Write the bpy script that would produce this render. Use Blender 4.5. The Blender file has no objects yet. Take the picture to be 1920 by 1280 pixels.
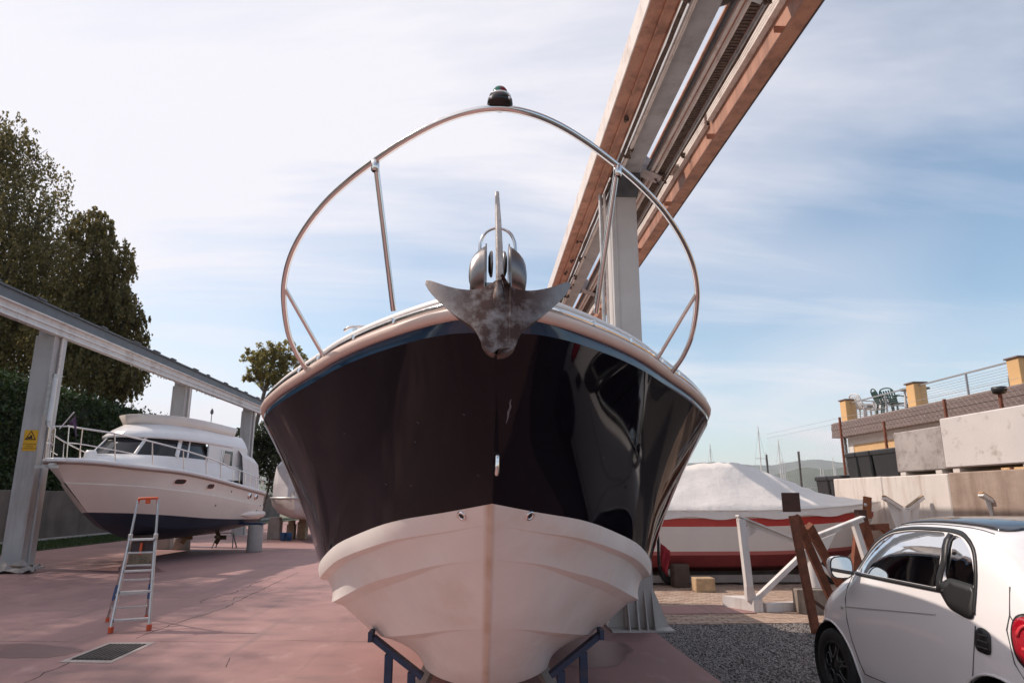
import bpy, bmesh, math, random
import numpy as np
from mathutils import Vector, Matrix, Euler
from mathutils.bvhtree import BVHTree

random.seed(7)
rng = np.random.default_rng(7)
SC = bpy.context.scene
COL = SC.collection
R = math.radians

# ------------------------------------------------------------------ camera
CAM_H = 1.65
PITCH, YAW = R(12.94), R(2.69)
FPX = 1280.0                       # focal length in photograph pixels (1920 wide)
cd = bpy.data.cameras.new('camera')
cd.lens, cd.sensor_width, cd.clip_end, cd.clip_start = 24.0, 36.0, 30000, 0.05
cam = bpy.data.objects.new('camera', cd)
COL.objects.link(cam)
cam.location = (0, 0, CAM_H)
cam.rotation_euler = (R(90) + PITCH, 0, -YAW)
SC.camera = cam

# ------------------------------------------------------------------ sky and sun
SUN_EL, SUN_AZ = R(44), R(-72)     # azimuth from +Y, negative = to the left
sun_dir = Vector((math.sin(SUN_AZ) * math.cos(SUN_EL), math.cos(SUN_AZ) * math.cos(SUN_EL), math.sin(SUN_EL)))
W = bpy.data.worlds.new('World')
SC.world = W
W.use_nodes = True
wn, wl = W.node_tree.nodes, W.node_tree.links
wn.clear()
w_out = wn.new('ShaderNodeOutputWorld')
w_bg = wn.new('ShaderNodeBackground')
w_bg.inputs['Strength'].default_value = 0.14
sky = wn.new('ShaderNodeTexSky')
sky.sky_type = 'NISHITA'
sky.sun_disc = False
sky.sun_elevation = SUN_EL
sky.sun_rotation = SUN_AZ
sky.air_density, sky.dust_density, sky.ozone_density = 1.0, 0.6, 1.2
tc = wn.new('ShaderNodeTexCoord')

def wmath(op, a, b=None, c=None, clamp=False):
    n = wn.new('ShaderNodeMath')
    n.operation = op
    n.use_clamp = clamp
    for i, v in enumerate((a, b, c)):
        if v is None:
            continue
        if isinstance(v, (int, float)):
            n.inputs[i].default_value = v
        else:
            wl.new(v, n.inputs[i])
    return n.outputs[0]

sep = wn.new('ShaderNodeSeparateXYZ')
wl.new(tc.outputs['Generated'], sep.inputs[0])
zz = wmath('ADD', wmath('MAXIMUM', sep.outputs[2], 0.0), 0.16)
comb = wn.new('ShaderNodeCombineXYZ')
wl.new(wmath('DIVIDE', sep.outputs[0], zz), comb.inputs[0])
wl.new(wmath('DIVIDE', sep.outputs[1], zz), comb.inputs[1])

def wnoise(scale, detail, rough, rot, sx, sy, dist=0.0, off=0.0):
    m = wn.new('ShaderNodeMapping')
    m.inputs['Rotation'].default_value = (0, 0, R(rot))
    m.inputs['Scale'].default_value = (sx, sy, 1)
    m.inputs['Location'].default_value = (off, off * 1.7, off)
    wl.new(comb.outputs[0], m.inputs[0])
    n = wn.new('ShaderNodeTexNoise')
    n.inputs['Scale'].default_value = scale
    n.inputs['Detail'].default_value = detail
    n.inputs['Roughness'].default_value = rough
    n.inputs['Distortion'].default_value = dist
    wl.new(m.outputs[0], n.inputs['Vector'])
    return n.outputs['Fac']

streak = wnoise(0.9, 7, 0.60, -24, 0.35, 1.25, 0.5, 3.1)
soft = wnoise(0.62, 3, 0.5, 20, 1.0, 0.8, 0.2, 1.3)
dot = wn.new('ShaderNodeVectorMath')
dot.operation = 'DOT_PRODUCT'
wl.new(tc.outputs['Generated'], dot.inputs[0])
dot.inputs[1].default_value = sun_dir
near_sun = wmath('POWER', wmath('MULTIPLY_ADD', dot.outputs['Value'], 0.5, 0.5, True), 3.1)     # thin veil brightens round the sun
veil = wmath('ADD', wmath('MULTIPLY', near_sun, 1.0), wmath('MULTIPLY_ADD', soft, 2.0, -1.02))
wisps = wmath('MULTIPLY_ADD', streak, 3.4, -1.62, True)
horizon = wmath('POWER', wmath('SUBTRACT', 1.0, wmath('MAXIMUM', sep.outputs[2], 0.0), None, True), 7.0)
mask = wmath('ADD', wmath('ADD', veil, wmath('MULTIPLY', wisps, 0.9)), wmath('MULTIPLY', horizon, 0.5))
mask = wmath('MULTIPLY', wmath('MINIMUM', wmath('MAXIMUM', mask, 0.05), 1.0), 0.94)
mixc = wn.new('ShaderNodeMix')
mixc.data_type = 'RGBA'
wl.new(mask, mixc.inputs['Factor'])
skyg = wn.new('ShaderNodeMix')
skyg.data_type = 'RGBA'
skyg.blend_type = 'MULTIPLY'
skyg.inputs['Factor'].default_value = 1.0
wl.new(sky.outputs[0], skyg.inputs['A'])
skyg.inputs['B'].default_value = (1.04, 1.12, 1.07, 1)
wl.new(skyg.outputs['Result'], mixc.inputs['A'])
mixc.inputs['B'].default_value = (6.4, 6.22, 6.55, 1)
wl.new(mixc.outputs['Result'], w_bg.inputs['Color'])
wl.new(w_bg.outputs[0], w_out.inputs['Surface'])

sd = bpy.data.lights.new('sun', 'SUN')
sd.energy, sd.angle, sd.color = 3.6, R(0.6), (1.0, 0.86, 0.75)
sun = bpy.data.objects.new('sun', sd)
COL.objects.link(sun)
sun.rotation_euler = (-sun_dir).to_track_quat('-Z', 'Y').to_euler()

SC.view_settings.view_transform = 'Standard'
SC.view_settings.look = 'None'
SC.view_settings.gamma = 1.0
SC.view_settings.exposure = 0.14
SC.view_settings.use_curve_mapping = False
SC.cycles.max_bounces = 8
SC.cycles.transparent_max_bounces = 12
SC.cycles.use_denoising = True

# ------------------------------------------------------------------ photo pixel -> ray helpers
_cp, _sp, _cy, _sy = math.cos(PITCH), math.sin(PITCH), math.cos(YAW), math.sin(YAW)

def ray(px, py):
    xc, yc = (px - 960) / FPX, (640 - py) / FPX
    f, z = _cp - yc * _sp, _sp + yc * _cp
    return Vector((xc * _cy + f * _sy, -xc * _sy + f * _cy, z))

def hit(px, py, x=None, y=None, z=None):
    d = ray(px, py)
    t = x / d.x if x is not None else y / d.y if y is not None else (z - CAM_H) / d.z
    return Vector((0, 0, CAM_H)) + d * t

# ------------------------------------------------------------------ materials
MATS = {}

def mat(name, col, rough=0.6, metal=0.0, var=0.0, vscale=6.0, bump=0.0, bscale=40.0, col2=None, coat=0.0, spec=0.5,
        stain=None, stain_amt=0.0, stain_scale=2.0, stain_lo=0.5, stain_hi=0.72, streak=False, alpha=1.0, trans=0.0, rough_var=0.0, sss=0.0):
    """Procedural principled material: base colour broken up by noise, optional dirt stains, fine bump."""
    if name in MATS:
        return MATS[name]
    m = bpy.data.materials.new(name)
    m.use_nodes = True
    n, l = m.node_tree.nodes, m.node_tree.links
    p = n['Principled BSDF']
    p.inputs['Roughness'].default_value = rough
    p.inputs['Metallic'].default_value = metal
    p.inputs['Specular IOR Level'].default_value = spec
    p.inputs['Coat Weight'].default_value = coat
    p.inputs['Coat Roughness'].default_value = 0.03
    p.inputs['Alpha'].default_value = alpha
    p.inputs['Transmission Weight'].default_value = trans
    c1 = tuple(col) + (1,)
    p.inputs['Base Color'].default_value = c1
    m.diffuse_color = c1
    tco = n.new('ShaderNodeTexCoord')
    out = None

    def noise(scale, detail=5, vec=None, r=0.6):
        t = n.new('ShaderNodeTexNoise')
        t.inputs['Scale'].default_value = scale
        t.inputs['Detail'].default_value = detail
        t.inputs['Roughness'].default_value = r
        l.new(vec or tco.outputs['Object'], t.inputs['Vector'])
        return t.outputs['Fac']

    def ramp(f, a, b):
        t = n.new('ShaderNodeMapRange')
        t.inputs['From Min'].default_value = a
        t.inputs['From Max'].default_value = b
        l.new(f, t.inputs['Value'])
        return t.outputs['Result']

    if var > 0 or col2:
        mx = n.new('ShaderNodeMix')
        mx.data_type = 'RGBA'
        l.new(ramp(noise(vscale), 0.3, 0.7), mx.inputs['Factor'])
        c2 = tuple(col2) + (1,) if col2 else tuple(max(0, c * (1 - var)) for c in col) + (1,)
        ca = c1 if col2 else tuple(min(1, c * (1 + var * 0.6)) for c in col) + (1,)
        mx.inputs['A'].default_value = ca
        mx.inputs['B'].default_value = c2
        out = mx.outputs['Result']
    if stain:
        vec = None
        if streak:
            mp = n.new('ShaderNodeMapping')
            mp.inputs['Scale'].default_value = (1, 1, 0.12)
            l.new(tco.outputs['Object'], mp.inputs[0])
            vec = mp.outputs[0]
        mx = n.new('ShaderNodeMix')
        mx.data_type = 'RGBA'
        f = ramp(noise(stain_scale, 8, vec, 0.68), stain_lo, stain_hi)
        mm = n.new('ShaderNodeMath')
        mm.operation = 'MULTIPLY'
        mm.inputs[1].default_value = stain_amt
        l.new(f, mm.inputs[0])
        l.new(mm.outputs[0], mx.inputs['Factor'])
        if out:
            l.new(out, mx.inputs['A'])
        else:
            mx.inputs['A'].default_value = c1
        mx.inputs['B'].default_value = tuple(stain) + (1,)
        out = mx.outputs['Result']
    if out:
        l.new(out, p.inputs['Base Color'])
    if rough_var > 0:
        t = n.new('ShaderNodeMapRange')
        t.inputs['To Min'].default_value = max(0, rough - rough_var)
        t.inputs['To Max'].default_value = min(1, rough + rough_var)
        t.inputs['From Min'].default_value = 0.3
        t.inputs['From Max'].default_value = 0.7
        l.new(noise(vscale * 1.7, 6), t.inputs['Value'])
        l.new(t.outputs['Result'], p.inputs['Roughness'])
    if bump > 0:
        b = n.new('ShaderNodeBump')
        b.inputs['Strength'].default_value = min(1, bump)
        b.inputs['Distance'].default_value = 0.01 if bump <= 1 else 0.01 * bump
        l.new(noise(bscale, 6), b.inputs['Height'])
        l.new(b.outputs[0], p.inputs['Normal'])
    MATS[name] = m
    return m

# ------------------------------------------------------------------ mesh builder
FR = {}     # world matrix of every thing's root

class MB:
    def __init__(self):
        self.v, self.f, self.smooth = [], [], []

    def add(self, vs, fs, smooth=False):
        o = len(self.v)
        self.v.extend(Vector(p) for p in vs)
        self.f.extend(tuple(i + o for i in q) for q in fs)
        self.smooth.extend([smooth] * len(fs))
        return self

    def box(self, a, b, M=None):
        (x0, y0, z0), (x1, y1, z1) = a, b
        vs = [Vector(p) for p in ((x0, y0, z0), (x1, y0, z0), (x1, y1, z0), (x0, y1, z0), (x0, y0, z1), (x1, y0, z1), (x1, y1, z1), (x0, y1, z1))]
        if M:
            vs = [M @ p for p in vs]
        return self.add(vs, [(3, 2, 1, 0), (4, 5, 6, 7), (0, 1, 5, 4), (1, 2, 6, 5), (2, 3, 7, 6), (3, 0, 4, 7)])

    def bbox(self, a, b, bev=0.01, M=None):
        """box with chamfered edges"""
        bm = bmesh.new()
        bmesh.ops.create_cube(bm, size=1.0)
        a, b = Vector(a), Vector(b)
        for v in bm.verts:
            v.co = Vector([(a[i] + b[i]) / 2 + v.co[i] * (b[i] - a[i]) for i in range(3)])
        bmesh.ops.bevel(bm, geom=bm.edges[:], offset=bev, segments=1, affect='EDGES', profile=0.7)
        return self.add_bm(bm, M)

    def add_bm(self, bm, M=None, smooth=False):
        bm.verts.index_update()
        self.add([(M @ v.co) if M else v.co.copy() for v in bm.verts], [tuple(v.index for v in f.verts) for f in bm.faces], smooth)
        bm.free()
        return self

    def bar(self, p0, p1, w, h, up=(0, 0, 1), w1=None, h1=None):
        p0, p1 = Vector(p0), Vector(p1)
        d = (p1 - p0).normalized()
        up = Vector(up)
        if abs(d.dot(up)) > 0.98:
            up = Vector((0, 1, 0))
        s = d.cross(up).normalized()
        u = s.cross(d).normalized()
        vs = []
        for p, ww, hh in ((p0, w, h), (p1, w1 or w, h1 or h)):
            for a, b in ((-1, -1), (1, -1), (1, 1), (-1, 1)):
                vs.append(p + s * a * ww / 2 + u * b * hh / 2)
        return self.add(vs, [(3, 2, 1, 0), (4, 5, 6, 7), (0, 1, 5, 4), (1, 2, 6, 5), (2, 3, 7, 6), (3, 0, 4, 7)])

    def tube(self, pts, r, n=10, closed=False, caps=True, rs=None):
        pts = [Vector(p) for p in pts]
        m = len(pts)
        T = []
        for i in range(m):
            a = pts[i - 1] if (i > 0 or closed) else pts[i]
            b = pts[(i + 1) % m] if (i < m - 1 or closed) else pts[i]
            T.append((b - a).normalized())
        u = T[0].orthogonal().normalized()
        vs = []
        for i in range(m):
            u = (u - T[i] * u.dot(T[i])).normalized()
            w = T[i].cross(u)
            rr = rs[i] if rs else r
            for k in range(n):
                a = 2 * math.pi * k / n
                vs.append(pts[i] + (u * math.cos(a) + w * math.sin(a)) * rr)
        fs = []
        for i in range(m if closed else m - 1):
            j = (i + 1) % m
            for k in range(n):
                fs.append((i * n + k, i * n + (k + 1) % n, j * n + (k + 1) % n, j * n + k))
        self.add(vs, fs, True)
        if caps and not closed:
            self.add([vs[k] for k in range(n)], [tuple(reversed(range(n)))])
            self.add([vs[(m - 1) * n + k] for k in range(n)], [tuple(range(n))])
        return self

    def cyl(self, p0, p1, r, n=20, r1=None):
        return self.tube([p0, p1], r, n, rs=[r, r if r1 is None else r1])

    def lathe(self, prof, M=None, n=28, smooth=True):
        """prof: (radius, z) list, revolved about z"""
        M = M or Matrix.Identity(4)
        vs, fs = [], []
        for r, z in prof:
            for k in range(n):
                a = 2 * math.pi * k / n
                vs.append(M @ Vector((r * math.cos(a), r * math.sin(a), z)))
        for i in range(len(prof) - 1):
            for k in range(n):
                fs.append((i * n + k, i * n + (k + 1) % n, (i + 1) * n + (k + 1) % n, (i + 1) * n + k))
        return self.add(vs, fs, smooth)

    def prism(self, poly, d, M=None, off=0.0):
        """poly: 2-D outline in local XY, extruded along local Z by d"""
        M = M or Matrix.Identity(4)
        n = len(poly)
        vs = [M @ Vector((x, y, off)) for x, y in poly] + [M @ Vector((x, y, off + d)) for x, y in poly]
        fs = [tuple(reversed(range(n))), tuple(range(n, 2 * n))] + [(i, (i + 1) % n, n + (i + 1) % n, n + i) for i in range(n)]
        return self.add(vs, fs)

    def grid(self, rows, smooth=True, flip=False, closed=False):
        m, n = len(rows), len(rows[0])
        vs = [p for r in rows for p in r]
        fs = []
        for i in range(m - 1):
            for k in range(n if closed else n - 1):
                q = (i * n + k, i * n + (k + 1) % n, (i + 1) * n + (k + 1) % n, (i + 1) * n + k)
                fs.append(tuple(reversed(q)) if flip else q)
        return self.add(vs, fs, smooth)

    def build(self, name, m, parent=None, world=True, bevel=0.0, solidify=0.0):
        me = bpy.data.meshes.new(name)
        vs = self.v
        root = parent
        while root is not None and root.parent is not None:
            root = root.parent
        if root is not None and world and root.name in FR:
            inv = FR[root.name].inverted()
            vs = [inv @ p for p in vs]
        me.from_pydata([tuple(p) for p in vs], [], self.f)
        me.polygons.foreach_set('use_smooth', self.smooth)
        if isinstance(m, (list, tuple)):
            for q in m:
                me.materials.append(q)
        elif m:
            me.materials.append(m)
        me.validate()
        me.update()
        o = bpy.data.objects.new(name, me)
        COL.objects.link(o)
        if parent is not None:
            o.parent = parent
        if bevel > 0:
            b = o.modifiers.new('bevel', 'BEVEL')
            b.width, b.segments, b.limit_method = bevel, 2, 'ANGLE'
        if solidify:
            s = o.modifiers.new('solid', 'SOLIDIFY')
            s.thickness, s.offset = solidify, -1
        return o

def tag(o, label, cat, group=None):
    o['label'], o['category'] = label, cat
    if group:
        o['group'] = group
    return o

def thing(name, label, cat, loc=(0, 0, 0), rz=0.0, group=None):
    o = bpy.data.objects.new(name, None)
    COL.objects.link(o)
    o.empty_display_size = 0.2
    o.location = loc
    o.rotation_euler = (0, 0, rz)
    FR[o.name] = Matrix.Translation(Vector(loc)) @ Matrix.Rotation(rz, 4, 'Z')
    return tag(o, label, cat, group)

def structure(o):
    o['kind'] = 'structure'
    return o

def stuff(o):
    o['kind'] = 'stuff'
    return o

def copy_tree(o, loc, rz=None, label=None, parent=None):
    c = o.copy()
    COL.objects.link(c)
    c.parent = parent
    if parent is None:
        c.location = loc
        if rz is not None:
            c.rotation_euler = (0, 0, rz)
        if label:
            c['label'] = label
    for ch in list(o.children):
        copy_tree(ch, None, parent=c)
    return c

def pchip(pts):
    """monotone cubic through (s, a, b, ...) rows -> function of s"""
    P = np.array(pts, float)
    x, Y = P[:, 0], P[:, 1:]
    h = np.diff(x)[:, None]
    dl = np.diff(Y, axis=0) / h
    m = np.zeros_like(Y)
    m[0], m[-1] = dl[0], dl[-1]
    for i in range(1, len(x) - 1):
        for k in range(Y.shape[1]):
            a, b = dl[i - 1, k], dl[i, k]
            if a * b > 0:
                w1, w2 = 2 * h[i, 0] + h[i - 1, 0], h[i, 0] + 2 * h[i - 1, 0]
                m[i, k] = (w1 + w2) / (w1 / a + w2 / b)

    def f(s):
        i = int(min(max(np.searchsorted(x, s) - 1, 0), len(x) - 2))
        hh = x[i + 1] - x[i]
        t = min(max((s - x[i]) / hh, 0), 1)
        return ((2 * t**3 - 3 * t**2 + 1) * Y[i] + (t**3 - 2 * t**2 + t) * hh * m[i] + (-2 * t**3 + 3 * t**2) * Y[i + 1] + (t**3 - t**2) * hh * m[i + 1])
    return f

def smooth_path(pts, n=8, closed=False):
    """Catmull-Rom resampling"""
    P = [Vector(p) for p in pts]
    out, m = [], len(P)
    for i in range(m if closed else m - 1):
        g = lambda k: P[k % m] if closed else P[min(max(k, 0), m - 1)]
        a, b, c, d = g(i - 1), g(i), g(i + 1), g(i + 2)
        for k in range(n):
            t = k / n
            out.append(0.5 * ((2 * b) + (c - a) * t + (2 * a - 5 * b + 4 * c - d) * t * t + (3 * b - a - 3 * c + d) * t**3))
    if not closed:
        out.append(P[-1])
    return out

def text_mesh(txt, size, name, m, M, parent, extrude=0.0005):
    cu = bpy.data.curves.new('text', 'FONT')
    cu.body, cu.size, cu.align_x, cu.align_y, cu.extrude = txt, size, 'CENTER', 'CENTER', extrude
    to = bpy.data.objects.new('text', cu)
    COL.objects.link(to)
    me = to.to_mesh()
    b = MB()
    b.add([M @ v.co for v in me.vertices], [tuple(p.vertices) for p in me.polygons])
    to.to_mesh_clear()
    bpy.data.objects.remove(to)
    bpy.data.curves.remove(cu)
    return b.build(name, m, parent)

def leaves(name, pts, size, m, parent=None, droop=0.0, aspect=1.7, flat=0.0):
    """one mesh of leaf quads (folded diamonds) at numpy points, random orientation"""
    n = len(pts)
    a = rng.normal(size=(n, 3))
    a[:, 2] -= droop * 2
    a /= np.linalg.norm(a, axis=1)[:, None]
    b = rng.normal(size=(n, 3))
    b[:, 2] *= (1 - flat)
    b -= a * (a * b).sum(1)[:, None]
    b /= np.linalg.norm(b, axis=1)[:, None]
    s = size * rng.uniform(0.6, 1.25, n)[:, None]
    V = np.stack([pts - a * s * aspect / 2, pts + b * s / 2, pts + a * s * aspect / 2, pts - b * s / 2], 1).reshape(-1, 3)
    if parent is not None and parent.name in FR:
        inv = np.array(FR[parent.name].inverted())
        V = V @ inv[:3, :3].T + inv[:3, 3]
    me = bpy.data.meshes.new(name)
    me.vertices.add(4 * n)
    me.vertices.foreach_set('co', V.ravel())
    me.loops.add(4 * n)
    me.loops.foreach_set('vertex_index', np.arange(4 * n))
    me.polygons.add(n)
    me.polygons.foreach_set('loop_start', np.arange(0, 4 * n, 4))
    me.update(calc_edges=True)
    me.materials.append(m)
    o = bpy.data.objects.new(name, me)
    COL.objects.link(o)
    if parent is not None:
        o.parent = parent
    return o
# ------------------------------------------------------------------ shared materials
def leaf_mat(name, c1, c2, tr=0.35):
    m = bpy.data.materials.new(name)
    m.use_nodes = True
    n, l = m.node_tree.nodes, m.node_tree.links
    p = n['Principled BSDF']
    g = n.new('ShaderNodeNewGeometry')
    mx = n.new('ShaderNodeMix')
    mx.data_type = 'RGBA'
    mx.inputs['A'].default_value = tuple(c1) + (1,)
    mx.inputs['B'].default_value = tuple(c2) + (1,)
    l.new(g.outputs['Random Per Island'], mx.inputs['Factor'])
    l.new(mx.outputs['Result'], p.inputs['Base Color'])
    p.inputs['Roughness'].default_value = 0.55
    t = n.new('ShaderNodeBsdfTranslucent')
    l.new(mx.outputs['Result'], t.inputs['Color'])
    ms = n.new('ShaderNodeMixShader')
    ms.inputs[0].default_value = tr
    l.new(p.outputs[0], ms.inputs[1])
    l.new(t.outputs[0], ms.inputs[2])
    l.new(ms.outputs[0], n['Material Output'].inputs['Surface'])
    return m

M_bark = mat('bark', (0.16, 0.13, 0.11), 0.9, var=0.5, vscale=5, bump=1, bscale=18)
M_white_paint = mat('white_paint', (0.72, 0.68, 0.66), 0.45, var=0.08, vscale=3, stain=(0.30, 0.22, 0.17), stain_amt=0.55, stain_scale=2.2, streak=True, bump=0.08, bscale=60)
M_grey_steel = mat('grey_steel', (0.42, 0.42, 0.43), 0.5, var=0.18, vscale=2.5, stain=(0.20, 0.17, 0.15), stain_amt=0.6, stain_scale=3, bump=0.15, bscale=70)
M_dark_steel = mat('dark_steel', (0.10, 0.105, 0.115), 0.55, var=0.3, vscale=4, bump=0.15, bscale=50)
M_galv = mat('galvanised', (0.55, 0.54, 0.53), 0.42, metal=0.7, var=0.25, vscale=9, bump=0.1, bscale=80)
M_stainless = mat('stainless', (0.80, 0.77, 0.75), 0.12, metal=1.0, rough_var=0.05, vscale=20)
M_alu = mat('aluminium', (0.52, 0.51, 0.51), 0.42, metal=1.0, var=0.1, vscale=14)
M_black_rubber = mat('black_rubber', (0.018, 0.018, 0.019), 0.7, var=0.3, vscale=20)
M_black_plastic = mat('black_plastic', (0.022, 0.022, 0.024), 0.45, var=0.3, vscale=8, bump=0.1, bscale=90)
M_wood = mat('weathered_wood', (0.34, 0.24, 0.16), 0.8, var=0.4, vscale=7, bump=0.5, bscale=30)
M_old_concrete = mat('old_concrete', (0.40, 0.36, 0.33), 0.85, var=0.25, vscale=2.5, stain=(0.17, 0.14, 0.12), stain_amt=0.8, stain_scale=3, streak=True, bump=0.6, bscale=35)
M_rust = mat('rust_brown', (0.20, 0.062, 0.030), 0.75, var=0.35, vscale=8, stain=(0.10, 0.035, 0.02), stain_amt=0.7, stain_scale=6, bump=0.3, bscale=60)

# ------------------------------------------------------------------ ground
def apron_mat():
    m = mat('red_concrete', (0.365, 0.200, 0.184), 0.72, col2=(0.285, 0.162, 0.152), vscale=0.55, bump=0.25, bscale=55)
    n, l = m.node_tree.nodes, m.node_tree.links
    p = n['Principled BSDF']
    src = p.inputs['Base Color'].links[0].from_socket
    tco = n.new('ShaderNodeTexCoord')
    last = src
    for sc, lo, hi, colr, amt, stretch in ((0.35, 0.52, 0.62, (0.20, 0.115, 0.11), 0.7, (1, .35, 1)), (3.0, 0.58, 0.70, (0.44, 0.29, 0.27), 0.5, (1, .6, 1)),
                                           (22, 0.60, 0.72, (0.17, 0.10, 0.095), 0.4, (1, 1, 1)), (1.1, 0.58, 0.68, (0.17, 0.12, 0.115), 0.5, (.4, 1.2, 1)), (1.6, 0.57, 0.66, (0.21, 0.135, 0.13), 0.55, (1.6, .09, 1)), (60, 0.62, 0.7, (0.12, 0.08, 0.075), 0.5, (1, 1, 1))):
        mp = n.new('ShaderNodeMapping')
        mp.inputs['Scale'].default_value = stretch
        l.new(tco.outputs['Object'], mp.inputs[0])
        t = n.new('ShaderNodeTexNoise')
        t.inputs['Scale'].default_value = sc
        t.inputs['Detail'].default_value = 9
        t.inputs['Roughness'].default_value = 0.65
        l.new(mp.outputs[0], t.inputs['Vector'])
        r = n.new('ShaderNodeMapRange')
        r.inputs['From Min'].default_value, r.inputs['From Max'].default_value = lo, hi
        r.inputs['To Max'].default_value = amt
        l.new(t.outputs['Fac'], r.inputs['Value'])
        mx = n.new('ShaderNodeMix')
        mx.data_type = 'RGBA'
        l.new(r.outputs['Result'], mx.inputs['Factor'])
        l.new(last, mx.inputs['A'])
        mx.inputs['B'].default_value = colr + (1,)
        last = mx.outputs['Result']
    l.new(last, p.inputs['Base Color'])
    return m

M_red = apron_mat()
EDGE = 2.25          # right edge of the red apron
GV = 9.75            # the gravel strip ends here, block paving beyond
M_far = mat('far_ground', (0.16, 0.15, 0.10), 0.9, var=0.4, vscale=0.02)
structure(MB().add([(-5900, -2900, -0.06), (8400, -2900, -0.06), (8400, 7500, -0.06), (-5900, 7500, -0.06)], [(0, 1, 2, 3)]).build('ground', M_far))
M_sand = mat('joint_sand', (0.26, 0.19, 0.145), 0.95, var=0.3, vscale=3, bump=0.4, bscale=80)
yard = structure(MB().add([(EDGE, GV, -0.012), (60, GV, -0.012), (60, 75, -0.012), (EDGE, 75, -0.012)], [(0, 1, 2, 3)]).build('paved_yard', M_sand))
apron = structure(MB().box((-14.2, -30, -0.05), (EDGE, 75, 0)).build('concrete_apron', M_red))
M_gravel_bed = mat('gravel_bed', (0.15, 0.135, 0.13), 0.95, col2=(0.07, 0.062, 0.06), vscale=45, bump=1.5, bscale=90)
bed = structure(MB().add([(EDGE, -30, -0.022), (60, -30, -0.022), (60, GV, -0.022), (EDGE, GV, -0.022)], [(0, 1, 2, 3)]).build('gravel_strip', M_gravel_bed))

# pebbles lying on the bed, dense where the picture shows them
def pebbles():
    n = 26000
    X = EDGE + 0.01 + rng.uniform(0, 1, n) ** 1.3 * 2.2
    Yp = rng.uniform(5.6, GV, n)
    s = rng.uniform(0.006, 0.017, n)
    base = np.array([(1, 0, 0), (-1, 0, 0), (0, 1, 0), (0, -1, 0), (0, 0, 1), (0, 0, -1)], float)
    fc = np.array([(0, 2, 4), (2, 1, 4), (1, 3, 4), (3, 0, 4), (2, 0, 5), (1, 2, 5), (3, 1, 5), (0, 3, 5)])
    V = base[None] * rng.uniform(0.6, 1.3, (n, 6, 1)) * s[:, None, None] * np.array([1.2, 1.0, 0.75])
    a = rng.uniform(0, 6.28, n)
    c, d = np.cos(a)[:, None], np.sin(a)[:, None]
    V = np.stack([V[:, :, 0] * c - V[:, :, 1] * d, V[:, :, 0] * d + V[:, :, 1] * c, V[:, :, 2]], 2)
    V += np.stack([X, Yp, np.full(n, -0.018) + s * 0.4], 1)[:, None, :]
    F = (fc[None] + (np.arange(n) * 6)[:, None, None]).reshape(-1)
    me = bpy.data.meshes.new('gravel')
    me.vertices.add(6 * n)
    me.vertices.foreach_set('co', V.reshape(-1))
    me.loops.add(len(F))
    me.loops.foreach_set('vertex_index', F)
    me.polygons.add(len(F) // 3)
    me.polygons.foreach_set('loop_start', np.arange(0, len(F), 3))
    me.update(calc_edges=True)
    me.materials.append(leaf_mat('pebble', (0.09, 0.078, 0.075), (0.36, 0.32, 0.30), 0.0))
    o = bpy.data.objects.new('gravel', me)
    COL.objects.link(o)
    return stuff(tag(o, 'loose grey gravel beside the red concrete apron', 'gravel'))
pebbles()

# block paving: nearest blocks one by one, the rest joined
M_brick = [mat('paver_a', (0.42, 0.30, 0.23), 0.85, var=0.25, vscale=9, bump=0.4, bscale=60), mat('paver_b', (0.37, 0.26, 0.20), 0.85, var=0.25, vscale=9, bump=0.4, bscale=60),
           mat('paver_c', (0.45, 0.34, 0.265), 0.85, var=0.25, vscale=9, bump=0.4, bscale=60)]
def paving():
    sp = []
    j = 0
    y = GV + 0.06
    while y < 24:
        x = EDGE + 0.105 + (0.11 if j % 2 else 0)
        while x < 9.2:
            sp.append((x, y))
            x += 0.222
        y += 0.114
        j += 1
    def vis(p):
        q = Vector((p[0], p[1], 0)) - cam.location
        return 2.3 < p[0] < 2.3 + (p[1] - 8.0) * 0.62
    near = [p for p in sp if vis(p)][:300]
    ns = set(near)
    proto = []
    for k in range(3):
        bm = MB().bbox((-0.107, -0.053, -0.06), (0.107, 0.053, 0.0), 0.006)
        o = bm.build('brick', M_brick[k], yard)
        o.location = (near[k][0], near[k][1], random.uniform(-0.003, 0.002))
        proto.append(o)
    for k, p in enumerate(near[3:]):
        o = proto[random.randrange(3)].copy()
        COL.objects.link(o)
        o.location = (p[0], p[1], random.uniform(-0.004, 0.003))
        o.rotation_euler = (random.uniform(-.012, .012), random.uniform(-.008, .008), random.uniform(-.01, .01))
    rest = MB()
    for p in sp:
        if p in ns:
            continue
        t = random.uniform(-0.004, 0.002)
        rest.add([(p[0] + a * .107, p[1] + b * .053, t - c * .06) for c in (0, 1) for a, b in ((-1, -1), (1, -1), (1, 1), (-1, 1))],
                 [(0, 1, 2, 3), (0, 4, 5, 1), (1, 5, 6, 2), (2, 6, 7, 3), (3, 7, 4, 0)])
    stuff(rest.build('brick_field', M_brick[0], yard))
paving()
# narrow red concrete strip across the paving
structure(MB().box((EDGE + 0.004, 10.5, -0.05), (4.1, 11.25, 0.012)).build('concrete_strip', M_red))

# lawn strip, retaining wall, hedge on the left
M_lawn = mat('lawn_soil', (0.035, 0.05, 0.018), 0.95, var=0.4, vscale=4, bump=0.5, bscale=60)
structure(MB().box((-17.0, -30, -0.05), (-14.2, 75, 0.03)).build('lawn', M_lawn))
gp = np.stack([rng.uniform(-16.6, -14.25, 26000), rng.uniform(16, 44, 26000), np.full(26000, 0.06)], 1)
stuff(tag(leaves('grass', gp, 0.035, leaf_mat('grass_leaf', (0.035, 0.062, 0.016), (0.075, 0.105, 0.03)), droop=-1.2, aspect=4), 'short dark grass between red apron and retaining wall', 'grass'))

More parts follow.
